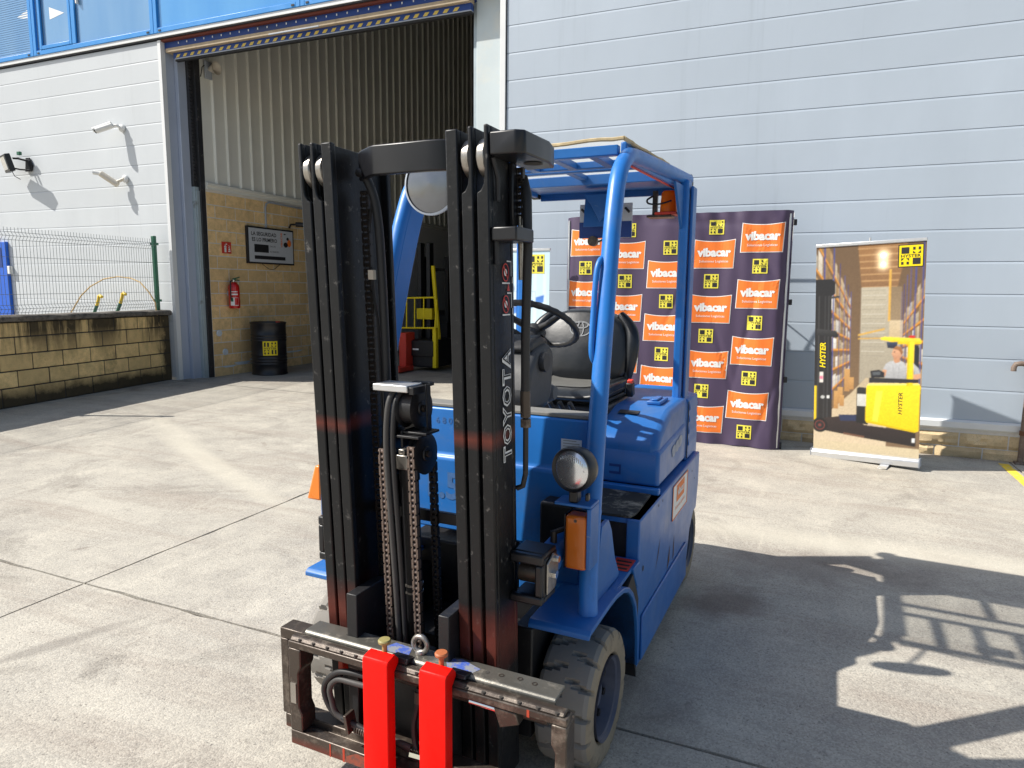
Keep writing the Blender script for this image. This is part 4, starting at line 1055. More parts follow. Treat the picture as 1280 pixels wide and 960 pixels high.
# battery compartment between the panels, floor, mats
fk(MB().bb(-.478, .518, .42, 1.70, .12, .700), 'battery_box', M['black2'])
fl = fk(MB().bb(-.47, .575, .41, .80, .7005, .722), 'floor_plate', BL, bev=.004)
fk(MB().prism([(.10, .44), (.14, .405), (.40, .402), (.53, .41), (.545, .46), (.535, .75), (.30, .752), (.10, .75)], 'z', .7225, .734), 'floor_mat', M['mat'], bev=.004)
fk(MB().bb(-.478, .565, .765, .80, .7225, .752), 'hood_sill', BLT, bev=.005)
# hood
hd = [(.80, .752), (.80, .925), (.815, .955), (.86, .985), (.97, 1.035), (1.10, 1.065), (1.72, 1.075), (1.72, .724), (1.0, .724)]
h_ = MB().prism(hd, 'x', -.50, .545); hood = fk(h_, 'battery_hood', BL, bev=.035, seg=4)
cr = [(.795, .752), (.795, .90), (.80, .915), (1.40, .945), (1.40, .752)]
fk(MB().prism(cr, 'x', -.51, .556), 'hood_skirt', BL, hood, bev=.022, seg=3)
fk(MB().bb(.40, .47, 1.16, 1.34, 1.068, 1.085).bb(.42, .45, 1.18, 1.30, 1.085, 1.095), 'hood_latch', BL, hood, bev=.004)
t = MB(); f_ = lambda a, b: (a, b, 1.045 + (b - 1.0) * .10 + .003)
t.poly(f_, [(.30, .985), (.40, .985), (.40, 1.055), (.30, 1.055)]); fk(t, 'sticker', plain('black_sticker', (.03, .03, .035), .4), hood, smooth=False)
t = MB(); t.poly(f_, [(.30, 1.06), (.40, 1.06), (.40, 1.10), (.30, 1.10)]); fk(t, 'sticker', M['grey_print'], hood, smooth=False)
t = MB(); fs_ = lambda a, b: (.5585, a, b)
for (y, zz) in ((1.10, .86), (1.18, .87), (1.25, .88)):
    t.poly(fs_, [(y + .05 * math.cos(k * .7) * (1 + .3 * math.sin(k * 2.3)), zz + .03 * math.sin(k * .7)) for k in range(9)])
fk(t, 'paint_scrape', plain('scraped_paint', (.35, .38, .45), .7, vary=.4, scale=60), hood, smooth=False)
t = MB(); fq = lambda a, b: (a, .793, b)
for zz in (.835, .80): rect(t, fq, .325, .375, zz - .006, zz + .006)
rect(t, fq, .372, .380, .794, .841); fk(t, 'embossed_mark', M['door_blue'], hood, smooth=False)
# side sticker on panel
fl2 = lambda d: (lambda a, b: (.5782 + d, a, b))
t = MB(); rect(t, fl2(0), 1.02, 1.39, .525, .700); st = fk(t, 'sticker', M['white'], smooth=False)
t = MB(); rect(t, fl2(.001), 1.02, 1.39, .525, .531); rect(t, fl2(.001), 1.02, 1.39, .694, .70); rect(t, fl2(.001), 1.02, 1.035, .525, .70); rect(t, fl2(.001), 1.375, 1.39, .525, .70); rect(t, fl2(.001), 1.11, 1.30, .60, .685); fk(t, 'sticker_print', M['orange_print'], st, smooth=False)
t = MB(); put_text(t, fl2(.002), 'vibacar', (1.205, .648), width=.16, offset=.03); fk(t, 'lettering', M['white'], st, smooth=False)
t = MB(); put_text(t, fl2(.001), 'Soluciones Logisticas', (1.205, .575), width=.24); fk(t, 'lettering', M['orange_print'], st, smooth=False)
t = MB()
for (y, zz, r_) in ((.47, .50, .012), (.72, .695, .006), (.80, .695, .006), (1.52, .66, .006), (1.6, .60, .006)): t.poly(fl2(-.0006), ell(y, zz, r_, r_, 14))
for k in range(0): t.poly(fl2(-.0006), [(.62 + k * .11, .36), (.63 + k * .11, .34 - .02 * (k % 3)), (.64 + k * .11, .37)])
fk(t, 'hole', M['joint'], smooth=False)
t = MB(); t.poly(fl2(-.0008), [(.70, .40), (.76, .47), (.78, .53), (.75, .48)]); t.poly(fl2(-.0008), [(.95, .30), (1.0, .34), (1.0, .42), (.97, .36)]); t.poly(fl2(-.0008), [(1.08, .31), (1.1, .33), (1.1, .44), (1.085, .40)]); fk(t, 'rust_scrape', plain('scrape_rust', (.09, .05, .035), .8), smooth=False)
# counterweight with louvred vents
fk(MB().prism([(1.747, .26), (1.86, .30), (1.91, .42), (1.92, .82), (1.87, .90), (1.747, .93)], 'x', -.50, .535), 'counterweight', BL, bev=.06, seg=5)
fk(MB().prism([(1.755, .88), (1.755, 1.075), (1.77, 1.082), (1.80, 1.082), (1.82, 1.05), (1.86, .88)], 'x', -.46, .42), 'counterweight_cap', BLT, bev=.015)
vt = fk(MB().bb(.50, .552, 1.47, 1.744, .724, 1.06), 'vent_housing', BL, bev=.012)
for k in range(4):
    zz = .80 + k * .065
    fk(MB().prism([(.551, zz), (.5565, zz + .004), (.5575, zz + .016), (.551, zz + .05)], 'y', 1.50, 1.72), 'louvre', BL, vt, bev=.003)
fk(MB().bb(.552, .556, 1.462, 1.469, .74, 1.05), 'rubber_seal', M['seal'], vt)
# front cowl and dash
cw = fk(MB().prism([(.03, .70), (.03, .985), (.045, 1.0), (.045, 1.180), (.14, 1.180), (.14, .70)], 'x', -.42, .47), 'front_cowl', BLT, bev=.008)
fk(MB().bb(-.42, .47, .05, .14, 1.181, 1.196).bb(-.34, .30, .141, .60, 1.06, 1.10), 'dash_shelf', M['shelf'], cw, bev=.004)
fk(MB().bb(.20, .44, .06, .14, .45, .698), 'front_plate', BL, bev=.006)
fk(MB().bb(-.35, .19, .30, .32, .10, .69).bb(-.33, -.30, -.1, .09, .30, .55), 'frame_plate', M['black2'], bev=.004)
fk(MB().bb(.33, .46, -.06, .028, .72, .90), 'hydraulic_box', M['black2'], bev=.01)
fc_ = lambda a, b: (a, .0285, b); fc2 = lambda a, b: (a, .0435, b)
t = MB(); put_text(t, fc_, '1.5', (-.108, .882), height=.105, offset=.03); fk(t, 'lettering', plain('worn_number', (.055, .15, .36), .6, vary=.4, scale=50), cw, smooth=False)
t = MB(); put_text(t, fc2, '6 8 0', (-.115, 1.132), height=.026); fk(t, 'lettering', plain('worn_number', (.055, .15, .36), .6, vary=.4, scale=50), cw, smooth=False)
t = MB(); rect(t, fc2, .368, .446, 1.065, 1.108); s_ = fk(t, 'sticker', M['sticker'], cw, smooth=False)
t = MB(); f3 = lambda a, b: (a, .042, b)
for k in range(4): rect(t, f3, .376, .438 - .012 * (k % 2), 1.071 + k * .010, 1.074 + k * .010)
fk(t, 'sticker_print', M['grey_print'], cw, smooth=False)
# steering column, console, wheel
fk(MB().prism([(.34, 1.12), (.30, 1.20), (.34, 1.30), (.42, 1.385), (.56, 1.41), (.62, 1.36), (.60, 1.18), (.55, 1.12)], 'x', -.16, .115), 'steering_console', M['grey_plastic'], bev=.03, seg=3)
fk(MB().prism([(.38, 1.385), (.42, 1.42), (.52, 1.44), (.60, 1.42), (.60, 1.36), (.42, 1.36)], 'x', -.12, .09), 'instrument_cowl', M['dark_plastic'], bev=.02, seg=3)
fk(MB().lathe([(.0001, .02), (.038, .02), (.042, .012), (.042, 0)], (.117, .47, 1.33), 'x', 24), 'console_knob', M['dark_plastic'])
sw = Matrix.Rotation(R_(-33), 3, 'X') @ Matrix.Rotation(R_(4), 3, 'Y'); sc_ = Vector((-.005, .70, 1.475))
q = [sc_ + sw @ Vector((.185 * math.cos(a), .185 * math.sin(a), 0)) for a in [2 * math.pi * k / 90 for k in range(90)]]
stw = fk(MB().tube(q, [.0145 + .0012 * math.sin(k * 2 * math.pi / 3) for k in range(90)], 10, closed=True), 'steering_wheel', M['dark_plastic'])
t = MB()
for a in (R_(90), R_(215), R_(-35)): t.tube([sc_ + sw @ Vector((0, 0, -.03)), sc_ + sw @ Vector((.1 * math.cos(a), .1 * math.sin(a), -.02)), sc_ + sw @ Vector((.182 * math.cos(a), .182 * math.sin(a), 0))], [.02, .015, .010], 10)
t.lathe([(.05, -.06), (.05, -.03), (.035, -.012), (.0001, -.008)], (0, 0, 0), 'z', 20)
for k in range(len(t.v) - 80, len(t.v)): t.v[k] = sc_ + sw @ t.v[k]
fk(t, 'spoke', M['dark_plastic'], stw)
fk(MB().tube([sc_ + sw @ Vector((0, 0, -.03)), Vector((-.005, .55, 1.36))], .04, 14), 'steering_column', M['dark_plastic'])
kn = sc_ + sw @ Vector((-.11, .15, .0)); fk(MB().lathe([(.008, 0), (.008, .03), (.022, .045), (.022, .065), (.0001, .075)], kn, 'z', 16), 'steering_knob', M['dark_plastic'], stw)
for k in range(3):
    fk(MB().tube([(.06 + k * .05, .75, 1.08), (.05 + k * .05, .72, 1.12)], .012, 8), 'lever', M['dark_plastic'])
fk(MB().lathe([(.0001, -.03), (.03, -.028), (.044, 0), (.03, .028), (.0001, .03)], (.06, .70, 1.165), 'x', 18), 'lever_knob', plain('dusty_knob', (.13, .13, .13), .7, vary=.3))
# seat
fk(MB().bb(-.26, .26, .93, 1.45, 1.03, 1.075), 'seat_base', M['dark_plastic'], bev=.01)
bl_ = MB()
for k in range(4): bl_.bb(-.225 - .012 * (k % 2), .225 + .012 * (k % 2), .97 - .01 * (k % 2), 1.42, 1.07 + k * .014, 1.083 + k * .014)
fk(bl_, 'suspension_bellows', M['rubber'], bev=.004)
def seat_c(a, b):
    x = -.245 + .49 * a; y = .87 + .60 * b
    e = (abs(2 * a - 1)) ** 4
    z_ = 1.165 + .035 * e - .05 * (max(0, .22 - b) / .22) ** 2 - .02 * math.sin(math.pi * b) * (1 - e) - .03 * (abs(2 * a - 1)) ** 14
    return (x, y, z_)
sc1 = MB().grid(seat_c, 24, 20)
n0 = 25
bd_ = [(k, 0) for k in range(24)] + [(24, k) for k in range(20)] + [(24 - k, 20) for k in range(24)] + [(0, 20 - k) for k in range(20)]
top_i = [j * n0 + i for i, j in bd_]; base = len(sc1.v)
sc1.v += [Vector((sc1.v[i].x * .94, 1.17 + (sc1.v[i].y - 1.17) * .95, 1.105)) for i in top_i]
mm_ = len(top_i)
for k in range(mm_): sc1.f.append((top_i[k], base + k, base + (k + 1) % mm_, top_i[(k + 1) % mm_])); sc1.mi.append(0)
cush = fk(sc1, 'seat_cushion', M['vinyl'], bev=.016, seg=3, ang=1.2)
t = MB().grid(lambda a, b: (lambda p: (p[0], p[1], p[2] + .003))(seat_c(.16 + .68 * a, .20 + .62 * b)), 12, 10); fk(t, 'seat_insert', M['vinyl_grey'], cush)
t = MB().tube([(-.215, .885, 1.152)] + [(-.23 + .46 * k / 10, .872, 1.150 + .006 * abs(k - 5) / 5) for k in range(11)] + [(.215, .885, 1.152)], .005, 6)
# back rest: shield shaped, padded
def back(a, depth):
    pass
W0 = [(1.13, .235), (1.2, .262), (1.3, .27), (1.4, .255), (1.46, .225), (1.50, .17), (1.525, .09), (1.53, .0)]
outl = [(w, zz) for zz, w in W0[:-1]] + [(0, 1.53)] + [(-w, zz) for zz, w in W0[:-1][::-1]]
def by(zz): return 1.36 + .17 * (zz - 1.13)
bk_ = MB()
n_ = len(outl); rings = [(.90, -.045), (.97, -.03), (1.0, 0.0), (1.02, .05), (.98, .095), (.85, .115)]
for (sc0, dy) in rings:
    for (x, zz) in outl: bk_.v.append(Vector((x * sc0 - .03, by(zz) + dy, 1.33 + (zz - 1.33) * sc0)))
for r_ in range(len(rings) - 1):
    for k in range(n_):
        bk_.f.append((r_ * n_ + k, (r_ + 1) * n_ + k, (r_ + 1) * n_ + (k + 1) % n_, r_ * n_ + (k + 1) % n_)); bk_.mi.append(0)
bk_.f.append(tuple(range(n_))); bk_.mi.append(0); bk_.f.append(tuple(range((len(rings) - 1) * n_, len(rings) * n_))[::-1]); bk_.mi.append(0)
sb_ = fk(bk_, 'seat_back', M['vinyl'], ang=1.1)
fb_ = lambda a, b: (a - .03, by(1.33 + (b - 1.33)) - .0465, b)
t = MB(); ring(t, fb_, 0.0, 1.425, .062, .042, .006); ring(t, fb_, 0.0, 1.425, .020, .040, .006); ring(t, fb_, 0.0, 1.445, .045, .019, .006); fk(t, 'embossed_emblem', M['grey_print'], sb_, smooth=False)
for s in (-1, 1):
    fk(MB().tube(smooth([(s * .262 - .03, by(1.16) + .02, 1.15), (s * .285 - .03, by(1.3), 1.30), (s * .27 - .03, by(1.42) + .01, 1.42), (s * .20 - .03, by(1.5) + .03, 1.505)]), [.02 + .018 * math.sin(math.pi * k / 18) for k in range(19)], 12), 'seat_bolster', M['vinyl'], sb_)
    fk(MB().prism([(1.33, 1.09), (1.40, 1.08), (1.48, 1.30), (1.44, 1.33), (1.36, 1.20)], 'x', s * .262 - .04, s * .262 - .02), 'backrest_hinge', M['dark_plastic'], sb_, bev=.006)
fk(MB().box((.285, 1.27, 1.125), (.035, .05, .075), rx=.2), 'belt_buckle', M['dark_plastic'], bev=.006)
fk(MB().box((.287, 1.262, 1.155), (.028, .03, .04), rx=.2), 'belt_release', M['redlab'], bev=.003)
# ---- overhead guard
def post_section(path, w, d):
    """rectangular-ish rolled profile swept along the path in the yz plane"""
    return path
for s in (-1, 1):
    xs = lambda d: .03 + s * d
    P = [(xs(.515), -.142, .563), (xs(.505), -.115, .70), (xs(.49), -.04, 1.0), (xs(.475), .06, 1.36), (xs(.46), .17, 1.74), (xs(.452), .235, 1.93), (xs(.447), .30, 2.055), (xs(.443), .40, 2.125), (xs(.44), .52, 2.155), (xs(.44), 1.0, 2.187), (xs(.44), 1.60, 2.222)]
    P = smooth(P, 5)
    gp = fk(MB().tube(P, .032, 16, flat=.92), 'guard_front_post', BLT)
    # flat web behind the tube (the post is a D shaped profile with a fin)
    lower = [p for p in P if p.z < 2.02]
    wb = MB(); hw = .012
    for a, b in zip(lower[:-1], lower[1:]):
        pass
    nl = len(lower)
    fin = [(p.y + .02, p.z) for p in lower] + [(p.y + .078, p.z) for p in lower[::-1]]
    vs = [Vector((p.x - s * .022 + e * hw, p.y + dy, p.z)) for p in lower for e, dy in ((-1, .0), (1, .0), (1, .105), (-1, .105))]
    fsx = [(4 * k + j, 4 * k + (j + 1) % 4, 4 * k + 4 + (j + 1) % 4, 4 * k + 4 + j) for k in range(nl - 1) for j in range(4)] + [(3, 2, 1, 0), tuple(4 * (nl - 1) + j for j in range(4))]
    wb.add(vs, fsx); fk(wb, 'post_fin', BLT, gp, bev=.003)
    b1 = MB()
    b1.bb(min(xs(.405), xs(.43)), max(xs(.405), xs(.43)), .45, 1.56, 2.13, 2.20)
    for k in range(4, 8): b1.v[k].z += 0
    for v in b1.v: v.z += .03 * (v.y - .45)
    fk(b1, 'guard_side_beam', BLT, bev=.006)
    # rear post with gusset
    rp = MB(); rp.bb(min(xs(.435), xs(.48)), max(xs(.435), xs(.48)), 1.44, 1.53, 1.02, 2.20); fk(rp, 'guard_rear_post', BLT, bev=.012, seg=3)
    rp = MB(); rp.bb(min(xs(.485), xs(.50)), max(xs(.485), xs(.50)), 1.47, 1.57, .98, 2.17); fk(rp, 'guard_rear_post', BL, bev=.006)
    fk(MB().prism([(1.44, 2.17), (1.25, 2.165), (1.44, 1.95)], 'x', *sorted((xs(.44), xs(.455)))), 'guard_gusset', BL, bev=.003)
    fk(MB().lathe([(.045, -.02), (.045, .02), (.03, .024), (.0001, .024)], (xs(.44), 1.615, 2.205), 'x', 18), 'end_cap', M['blacksm'])
def lat(y, zc_, w, h, nm='guard_cross_bar', m=BL, mat=None):
    return fk(MB().bb(-.385, .445, y - w / 2, y + w / 2, zc_ - h / 2, zc_ + h / 2), nm, m, bev=.004)
lat(.40, 2.158, .035, .038, m=BLT); lat(.74, 2.172, .035, .03); lat(.86, 2.18, .035, .03)
fk(MB().bb(-.385, .445, 1.14, 1.62, 2.185, 2.20).bb(-.385, .445, 1.12, 1.14, 2.15, 2.199).bb(-.385, .445, 1.62, 1.64, 2.15, 2.199), 'guard_rear_plate', BL, bev=.003)
for x in (-.21, -.03, .145, .31): fk(MB().bb(x - .018, x + .018, .42, .72, 2.155, 2.185), 'guard_slat', BL, bev=.003)
for x in (.055,): fk(MB().bb(x - .018, x + .018, .88, 1.12, 2.172, 2.196), 'guard_slat', BL, bev=.003)
rs_ = MB(); nx, ny = 20, 24
def sheet(a, b, d): 
    w = .006 * math.sin(9 * b + 3 * a) if (a in (0, 1) or b in (0, 1)) else 0
    return (-.41 + .885 * a + w, .345 + 1.26 * b + .008 * math.sin(14 * a) * (b < .01), 2.186 + .046 * b + d + .004 * math.sin(7 * a + 5 * b))
rs_.grid(lambda a, b: sheet(a, b, .006), nx, ny)
roof = fk(rs_, 'roof_sheet', M['sheet'])
ed = MB()
ed.tube([sheet(1, k / 30, .003 + random.uniform(-.002, .002)) for k in range(31)], .0085, 6); ed.tube([sheet(k / 20, 0, .003 + random.uniform(-.002, .002)) for k in range(21)], .0075, 6); ed.tube([sheet(0, k / 30, .003) for k in range(31)], .008, 6)
fk(ed, 'roof_sheet_edge', plain('dirty_sheet_edge', (.48, .38, .22), .8, vary=.5, scale=40), roof)
fk(MB().bb(-.12, .03, .42, .50, 2.22, 2.245), 'roof_label', M['white'], bev=.003); t = MB(); rect(t, lambda a, b: (a, .419, b), -.09, -.03, 2.223, 2.243); fk(t, 'roof_label_print', M['redlab'], smooth=False)
# orange sealant under the right beam
fk(MB().tube([(.435 + .004, .5 + .05 * k, 2.128 + .03 * (.05 * k)) for k in range(21)], .005, 6), 'sealant_bead', M['redlab'])
# grab handle
fk(MB().tube(smooth([(.470, .165, 1.745), (.464, .14, 1.735), (.459, .12, 1.69), (.462, .088, 1.55), (.467, .06, 1.44), (.474, .06, 1.395), (.490, .08, 1.37)]), .0105, 10), 'grab_handle', BLT)
# mirror under the crossbar, on the guard
mr = fk(MB().lathe([(.0001, -.014), (.06, -.011), (.10, -.005), (.117, 0)], (-.255, .19, 2.045), 'y', 36), 'round_mirror', M['mirror'])
fk(MB().lathe([(.115, -.006), (.123, -.004), (.123, .008), (.06, .03), (.0001, .035)], (-.255, .19, 2.045), 'y', 36), 'mirror_back', M['trim_grey'], mr)
fk(MB().tube([(-.265, .22, 2.04), (-.265, .30, 2.10), (-.26, .40, 2.15)], .009, 8), 'mirror_arm', M['blacksm'], mr)
# rear work-light plate and bracket
wl_ = fk(MB().prism([(1.50, 2.17), (1.505, 2.17), (1.475, 1.98), (1.47, 1.98)], 'x', -.065, .085), 'plate_bracket', BL, bev=.002)
fk(MB().prism([(-.055, 2.15), (.075, 2.15), (.075, 2.05), (.04, 2.0), (-.01, 2.09)], 'y', 1.44, 1.452), 'bracket_gusset', BL, wl_, bev=.002)
pt = fk(MB().box((.045, 1.53, 2.015), (.30, .012, .185)), 'number_plate_holder', M['sign_grey'], bev=.003)
t = MB(); rect(t, lambda a, b: (a, 1.522, b), -.105, .195, 1.923, 2.01); fk(t, 'dark_film', M['door_blue'], pt, smooth=False)
fk(MB().tube([(-.09, 1.51, 2.08), (-.06, 1.505, 2.055)], .007, 6).tube([(.16, 1.51, 2.08), (.185, 1.505, 2.055)], .007, 6), 'screw', M['blacksm'], pt)
fk(MB().tube([(-.02, 1.50, 1.905), (-.02, 1.53, 1.905)], .028, 14), 'work_lamp', M['bare'])
fk(MB().tube(smooth([(.06, 1.50, 2.06), (.058, 1.49, 1.98), (.05, 1.49, 1.92), (.02, 1.49, 1.90)]), .005, 6), 'cable', M['rubber'])
# beacon
bc = fk(MB().bb(.31, .335, 1.50, 1.53, 2.03, 2.16).bb(.29, .42, 1.46, 1.56, 2.018, 2.03), 'beacon_bracket', M['bare'], bev=.003)
fk(MB().lathe([(.045, 2.045), (.042, 2.10), (.038, 2.145), (.03, 2.155), (.0001, 2.158)], (.395, 1.51, 0), 'z', 24), 'beacon', M['beacon'])
fk(MB().bb(.335, .45, 1.45, 1.57, 2.03, 2.044), 'beacon_base', M['redlab'], bc, bev=.003)
fk(MB().tube(smooth([(.32, 1.48, 2.13), (.29, 1.47, 2.11), (.30, 1.47, 2.09), (.36, 1.46, 2.085), (.42, 1.46, 2.10)]), .005, 6), 'cable', M['rubber'])
# head lamp and turn signals
def lamp(x, y, zz):
    o = fk(MB().lathe([(.062, -.002), (.070, -.008), (.074, 0), (.073, .03), (.066, .055), (.045, .075), (.0001, .08)], (x, y, zz), 'y', 36).map(lambda p: Vector((x, y, zz)) + Matrix.Rotation(R_(-12), 3, 'Z') @ (Vector(p) - Vector((x, y, zz)))), 'headlamp', M['blacksm'], ang=.6)
    lens = MB()
    lens.lathe([(.0001, -.016), (.02, -.0155), (.04, -.0125), (.055, -.007), (.063, -.001)], (x, y, zz), 'y', 36)
    for k in range(17):   # flutes of the lens
        xx = -.05 + k * .00625
        hh = math.sqrt(max(0, .052 ** 2 - xx ** 2))
        if hh > .012: lens.tube([(x + xx, y - .0135 + 2.4 * xx * xx, zz + .002), (x + xx, y - .0115 + 2.4 * xx * xx, zz + hh)], .0022, 6)
    fk(lens.map(lambda p: Vector((x, y, zz)) + Matrix.Rotation(R_(-12), 3, 'Z') @ (Vector(p) - Vector((x, y, zz)))), 'lamp_lens', M['glass'], o)
    return o
lamp(.497, -.20, 1.066)
fk(MB().bb(.485, .515, -.19, -.15, .955, .998).bb(.54, .552, -.19, -.17, .965, .99), 'lamp_foot', M['blacksm'], bev=.004)
fk(MB().bb(.44, .565, -.20, -.115, .945, .955).bb(.551, .565, -.20, -.115, .74, .944), 'lamp_bracket', BL, bev=.003)
sg = fk(MB().bb(.478, .55, -.20, -.135, .735, .915), 'turn_signal', M['amber'], bev=.010, seg=2)
fk(MB().bb(.474, .478, -.195, -.13, .735, .915).bb(.48, .55, -.133, -.12, .735, .915), 'signal_housing', M['blacksm'], sg)
fk(MB().tube([(.514, -.203, .90), (.514, -.199, .90)], .005, 8), 'screw', M['bare'], sg)
fk(MB().prism([(-.60, .815), (-.53, .815), (-.53, .955), (-.555, .955)], 'y', -.19, -.13), 'turn_signal', M['orange'], bev=.008)
fk(MB().bb(-.53, -.515, -.19, -.115, .76, .97), 'lamp_bracket', BL, bev=.003)

# ================================================================== BANNER WALL
BX0, BX1, BY, BZ0, BZ1 = -2.60, -.125, 7.74, -.045, 2.475
bn = thing('banner_wall', 'wide aubergine fabric banner wall printed with orange and yellow logos, behind the blue forklift', 'banner', ((BX0 + BX1) / 2, BY, gz(-1.3)))
BO = Vector(((BX0 + BX1) / 2, BY, gz(-1.3)))
def bb_(mb, name, mat, parent=None, **k):
    global OFF
    OFF = -BO
    o = mb.build(name, mat, parent or bn, **k); OFF = Vector((0, 0, 0)); return o
def cloth_y(x, zz):
    t = (x - BX0) / (BX1 - BX0)
    y = BY + .004 * math.sin(38 * x + 5 * zz + 3 * math.sin(2.1 * zz)) * (.5 + .5 * math.sin(2.7 * x + 1.3 * zz)) + .014 * math.sin(7 * x + .6 * zz) + .006 * math.sin(15 * x - 2.2 * zz) + .005 * math.sin(3.3 * zz + 2 * x)
    y += .018 * math.sin(31 * x + 9 * zz) * max(0, (zz - 2.38) / .1) * .5 + .012 * math.sin(24 * x + 4 * zz) * max(0, (.12 - zz) / .15)
    e = max(0, (t - .955) / .045); y += .10 * e ** 2 + .008 * math.sin(20 * zz) * e
    e = max(0, (.05 - t) / .05); y += .14 * e ** 2 + .012 * math.sin(6 * zz) * e
    for (xc, zc_, a, L) in ((-.30, 1.85, .5, .5), (-1.25, 1.6, -.4, .4), (-.75, .9, .3, .5), (-1.9, 1.2, .6, .5), (-1.1, 2.38, 1.5, .5), (-.5, 1.3, -.2, .6), (-1.0, .5, .15, .4), (-.25, .5, -.3, .5)):
        d = (x - xc) * math.cos(a) + (zz - zc_) * math.sin(a); u_ = -(x - xc) * math.sin(a) + (zz - zc_) * math.cos(a)
        y += .012 * math.exp(-(d / .03) ** 2) * math.exp(-(u_ / L) ** 2)
    return y
def cz_(a, b):
    x = BX0 + (BX1 - BX0) * a - .06 * (1 - b) * (1 - a) ** 3; zz = BZ0 + (BZ1 - BZ0) * b + .008 * math.sin(9 * x) * (b < .001)
    return (x, cloth_y(x, zz), zz)
c1 = MB().grid(cz_, 140, 70)
bb_(c1, 'fabric', M['cloth'], ang=2.0)
sv = MB().grid(lambda a, b: (BX1 + .004 - .03 * a, BY + .10 + .26 * a, BZ0 + .03 + (BZ1 - BZ0 - .05) * b), 4, 20); bb_(sv, 'side_return', M['white'])
bf = lambda d: (lambda a, b: (a, cloth_y(a, b) - d, b))
def orange_panel(x, zz, w=.425, h=.30):
    m1 = MB().grid(lambda a, b: bf(.003)(x + w * (a - .5) + .012 * (b - .5), zz + h * (b - .5) + .020 * ((2 * a - 1) ** 2 - .5) * b), 14, 8)
    o = bb_(m1, 'logo_border', M['white'], smooth=False)
    m1 = MB().grid(lambda a, b: bf(.005)(x + (w - .016) * (a - .5) + .012 * (b - .5), zz + (h - .016) * (b - .5) + .020 * ((2 * a - 1) ** 2 - .5) * b), 14, 8)
    bb_(m1, 'logo_field', M['orange_print'], o, smooth=False)
    t = MB(); put_text(t, bf(.0075), 'vibacar', (x, zz + .025), width=.35, offset=.050, space=.98); put_text(t, bf(.0075), 'Soluciones Logísticas', (x, zz - .072), width=.30, offset=.006)
    bb_(t, 'lettering', M['white'], o, smooth=False)
OP = [(-.413, 2.196), (-.434, 1.608), (-.459, 1.002), (-.479, .409), (-.897, 2.032), (-.908, 1.444), (-.916, .836), (-.934, .23), (-1.40, 1.816), (-1.42, 1.225), (-1.44, .64), (-1.86, 2.03), (-1.88, 1.44), (-1.9, .85), (-2.308, 2.178), (-2.33, 1.595), (-2.345, 1.0), (-1.9, .25), (-2.36, .40)]
HP = [(-.422, 1.904), (-.446, 1.308), (-.472, .711), (-.494, .12), (-.882, 2.318), (-.914, 1.746), (-.946, 1.153), (-.965, .542), (-1.36, 2.109), (-1.39, 1.523), (-1.42, .932), (-1.83, 2.309), (-1.863, 1.743), (-1.88, 1.14), (-2.328, 1.894), (-2.345, 1.30)]
for p in OP: orange_panel(*p)
# the square logos
def bsq(x, zz):
    global OFF
    OFF = -BO; square_logo(lambda d: bf(.0022 + d), x, zz, .152, bn, M['yellow_print']); OFF = Vector((0, 0, 0))
for p in HP: bsq(*p)
fr = MB()
yb = BY + .36
for x in (BX0 + .05, -1.36, BX1 - .03):
    fr.tube([(x, yb, BZ0 + .01), (x, yb, 2.44)], .014, 8); fr.tube([(x, BY + .05, BZ0 + .01), (x, BY + .05, 2.44)], .012, 8)
for k in range(3):
    z0 = .03 + k * .80
    for (xa, xb) in ((BX0 + .05, -1.36), (-1.36, BX1 - .03)):
        fr.tube([(xa, BY + .10, z0), (xb, yb, z0 + .80)], .009, 6); fr.tube([(xb, BY + .10, z0), (xa, yb, z0 + .80)], .009, 6)
for zz in (.03, .83, 1.63, 2.43):
    for x in (BX0 + .05, -1.36, BX1 - .03): fr.tube([(x, BY + .05, zz), (x, yb, zz)], .009, 6)
    fr.tube([(BX0 + .05, yb, zz), (BX1 - .03, yb, zz)], .009, 6)
bb_(fr, 'pop_up_frame', M['alu'])
ck = MB()
for zz in (2.36, 1.53, .70): ck.bb(BX1 - .01, BX1 + .035, BY + .12, BY + .18, zz - .03, zz + .03)
bb_(ck, 'edge_clip', M['black_print'], bev=.006)
for x in (BX1 - .03, BX0 + .05):
    bb_(MB().bb(x - .02, x + .05, BY + .08, BY + .14, gz(x) - .0, BZ0 + .06), 'foot', M['black_print'], bev=.006)

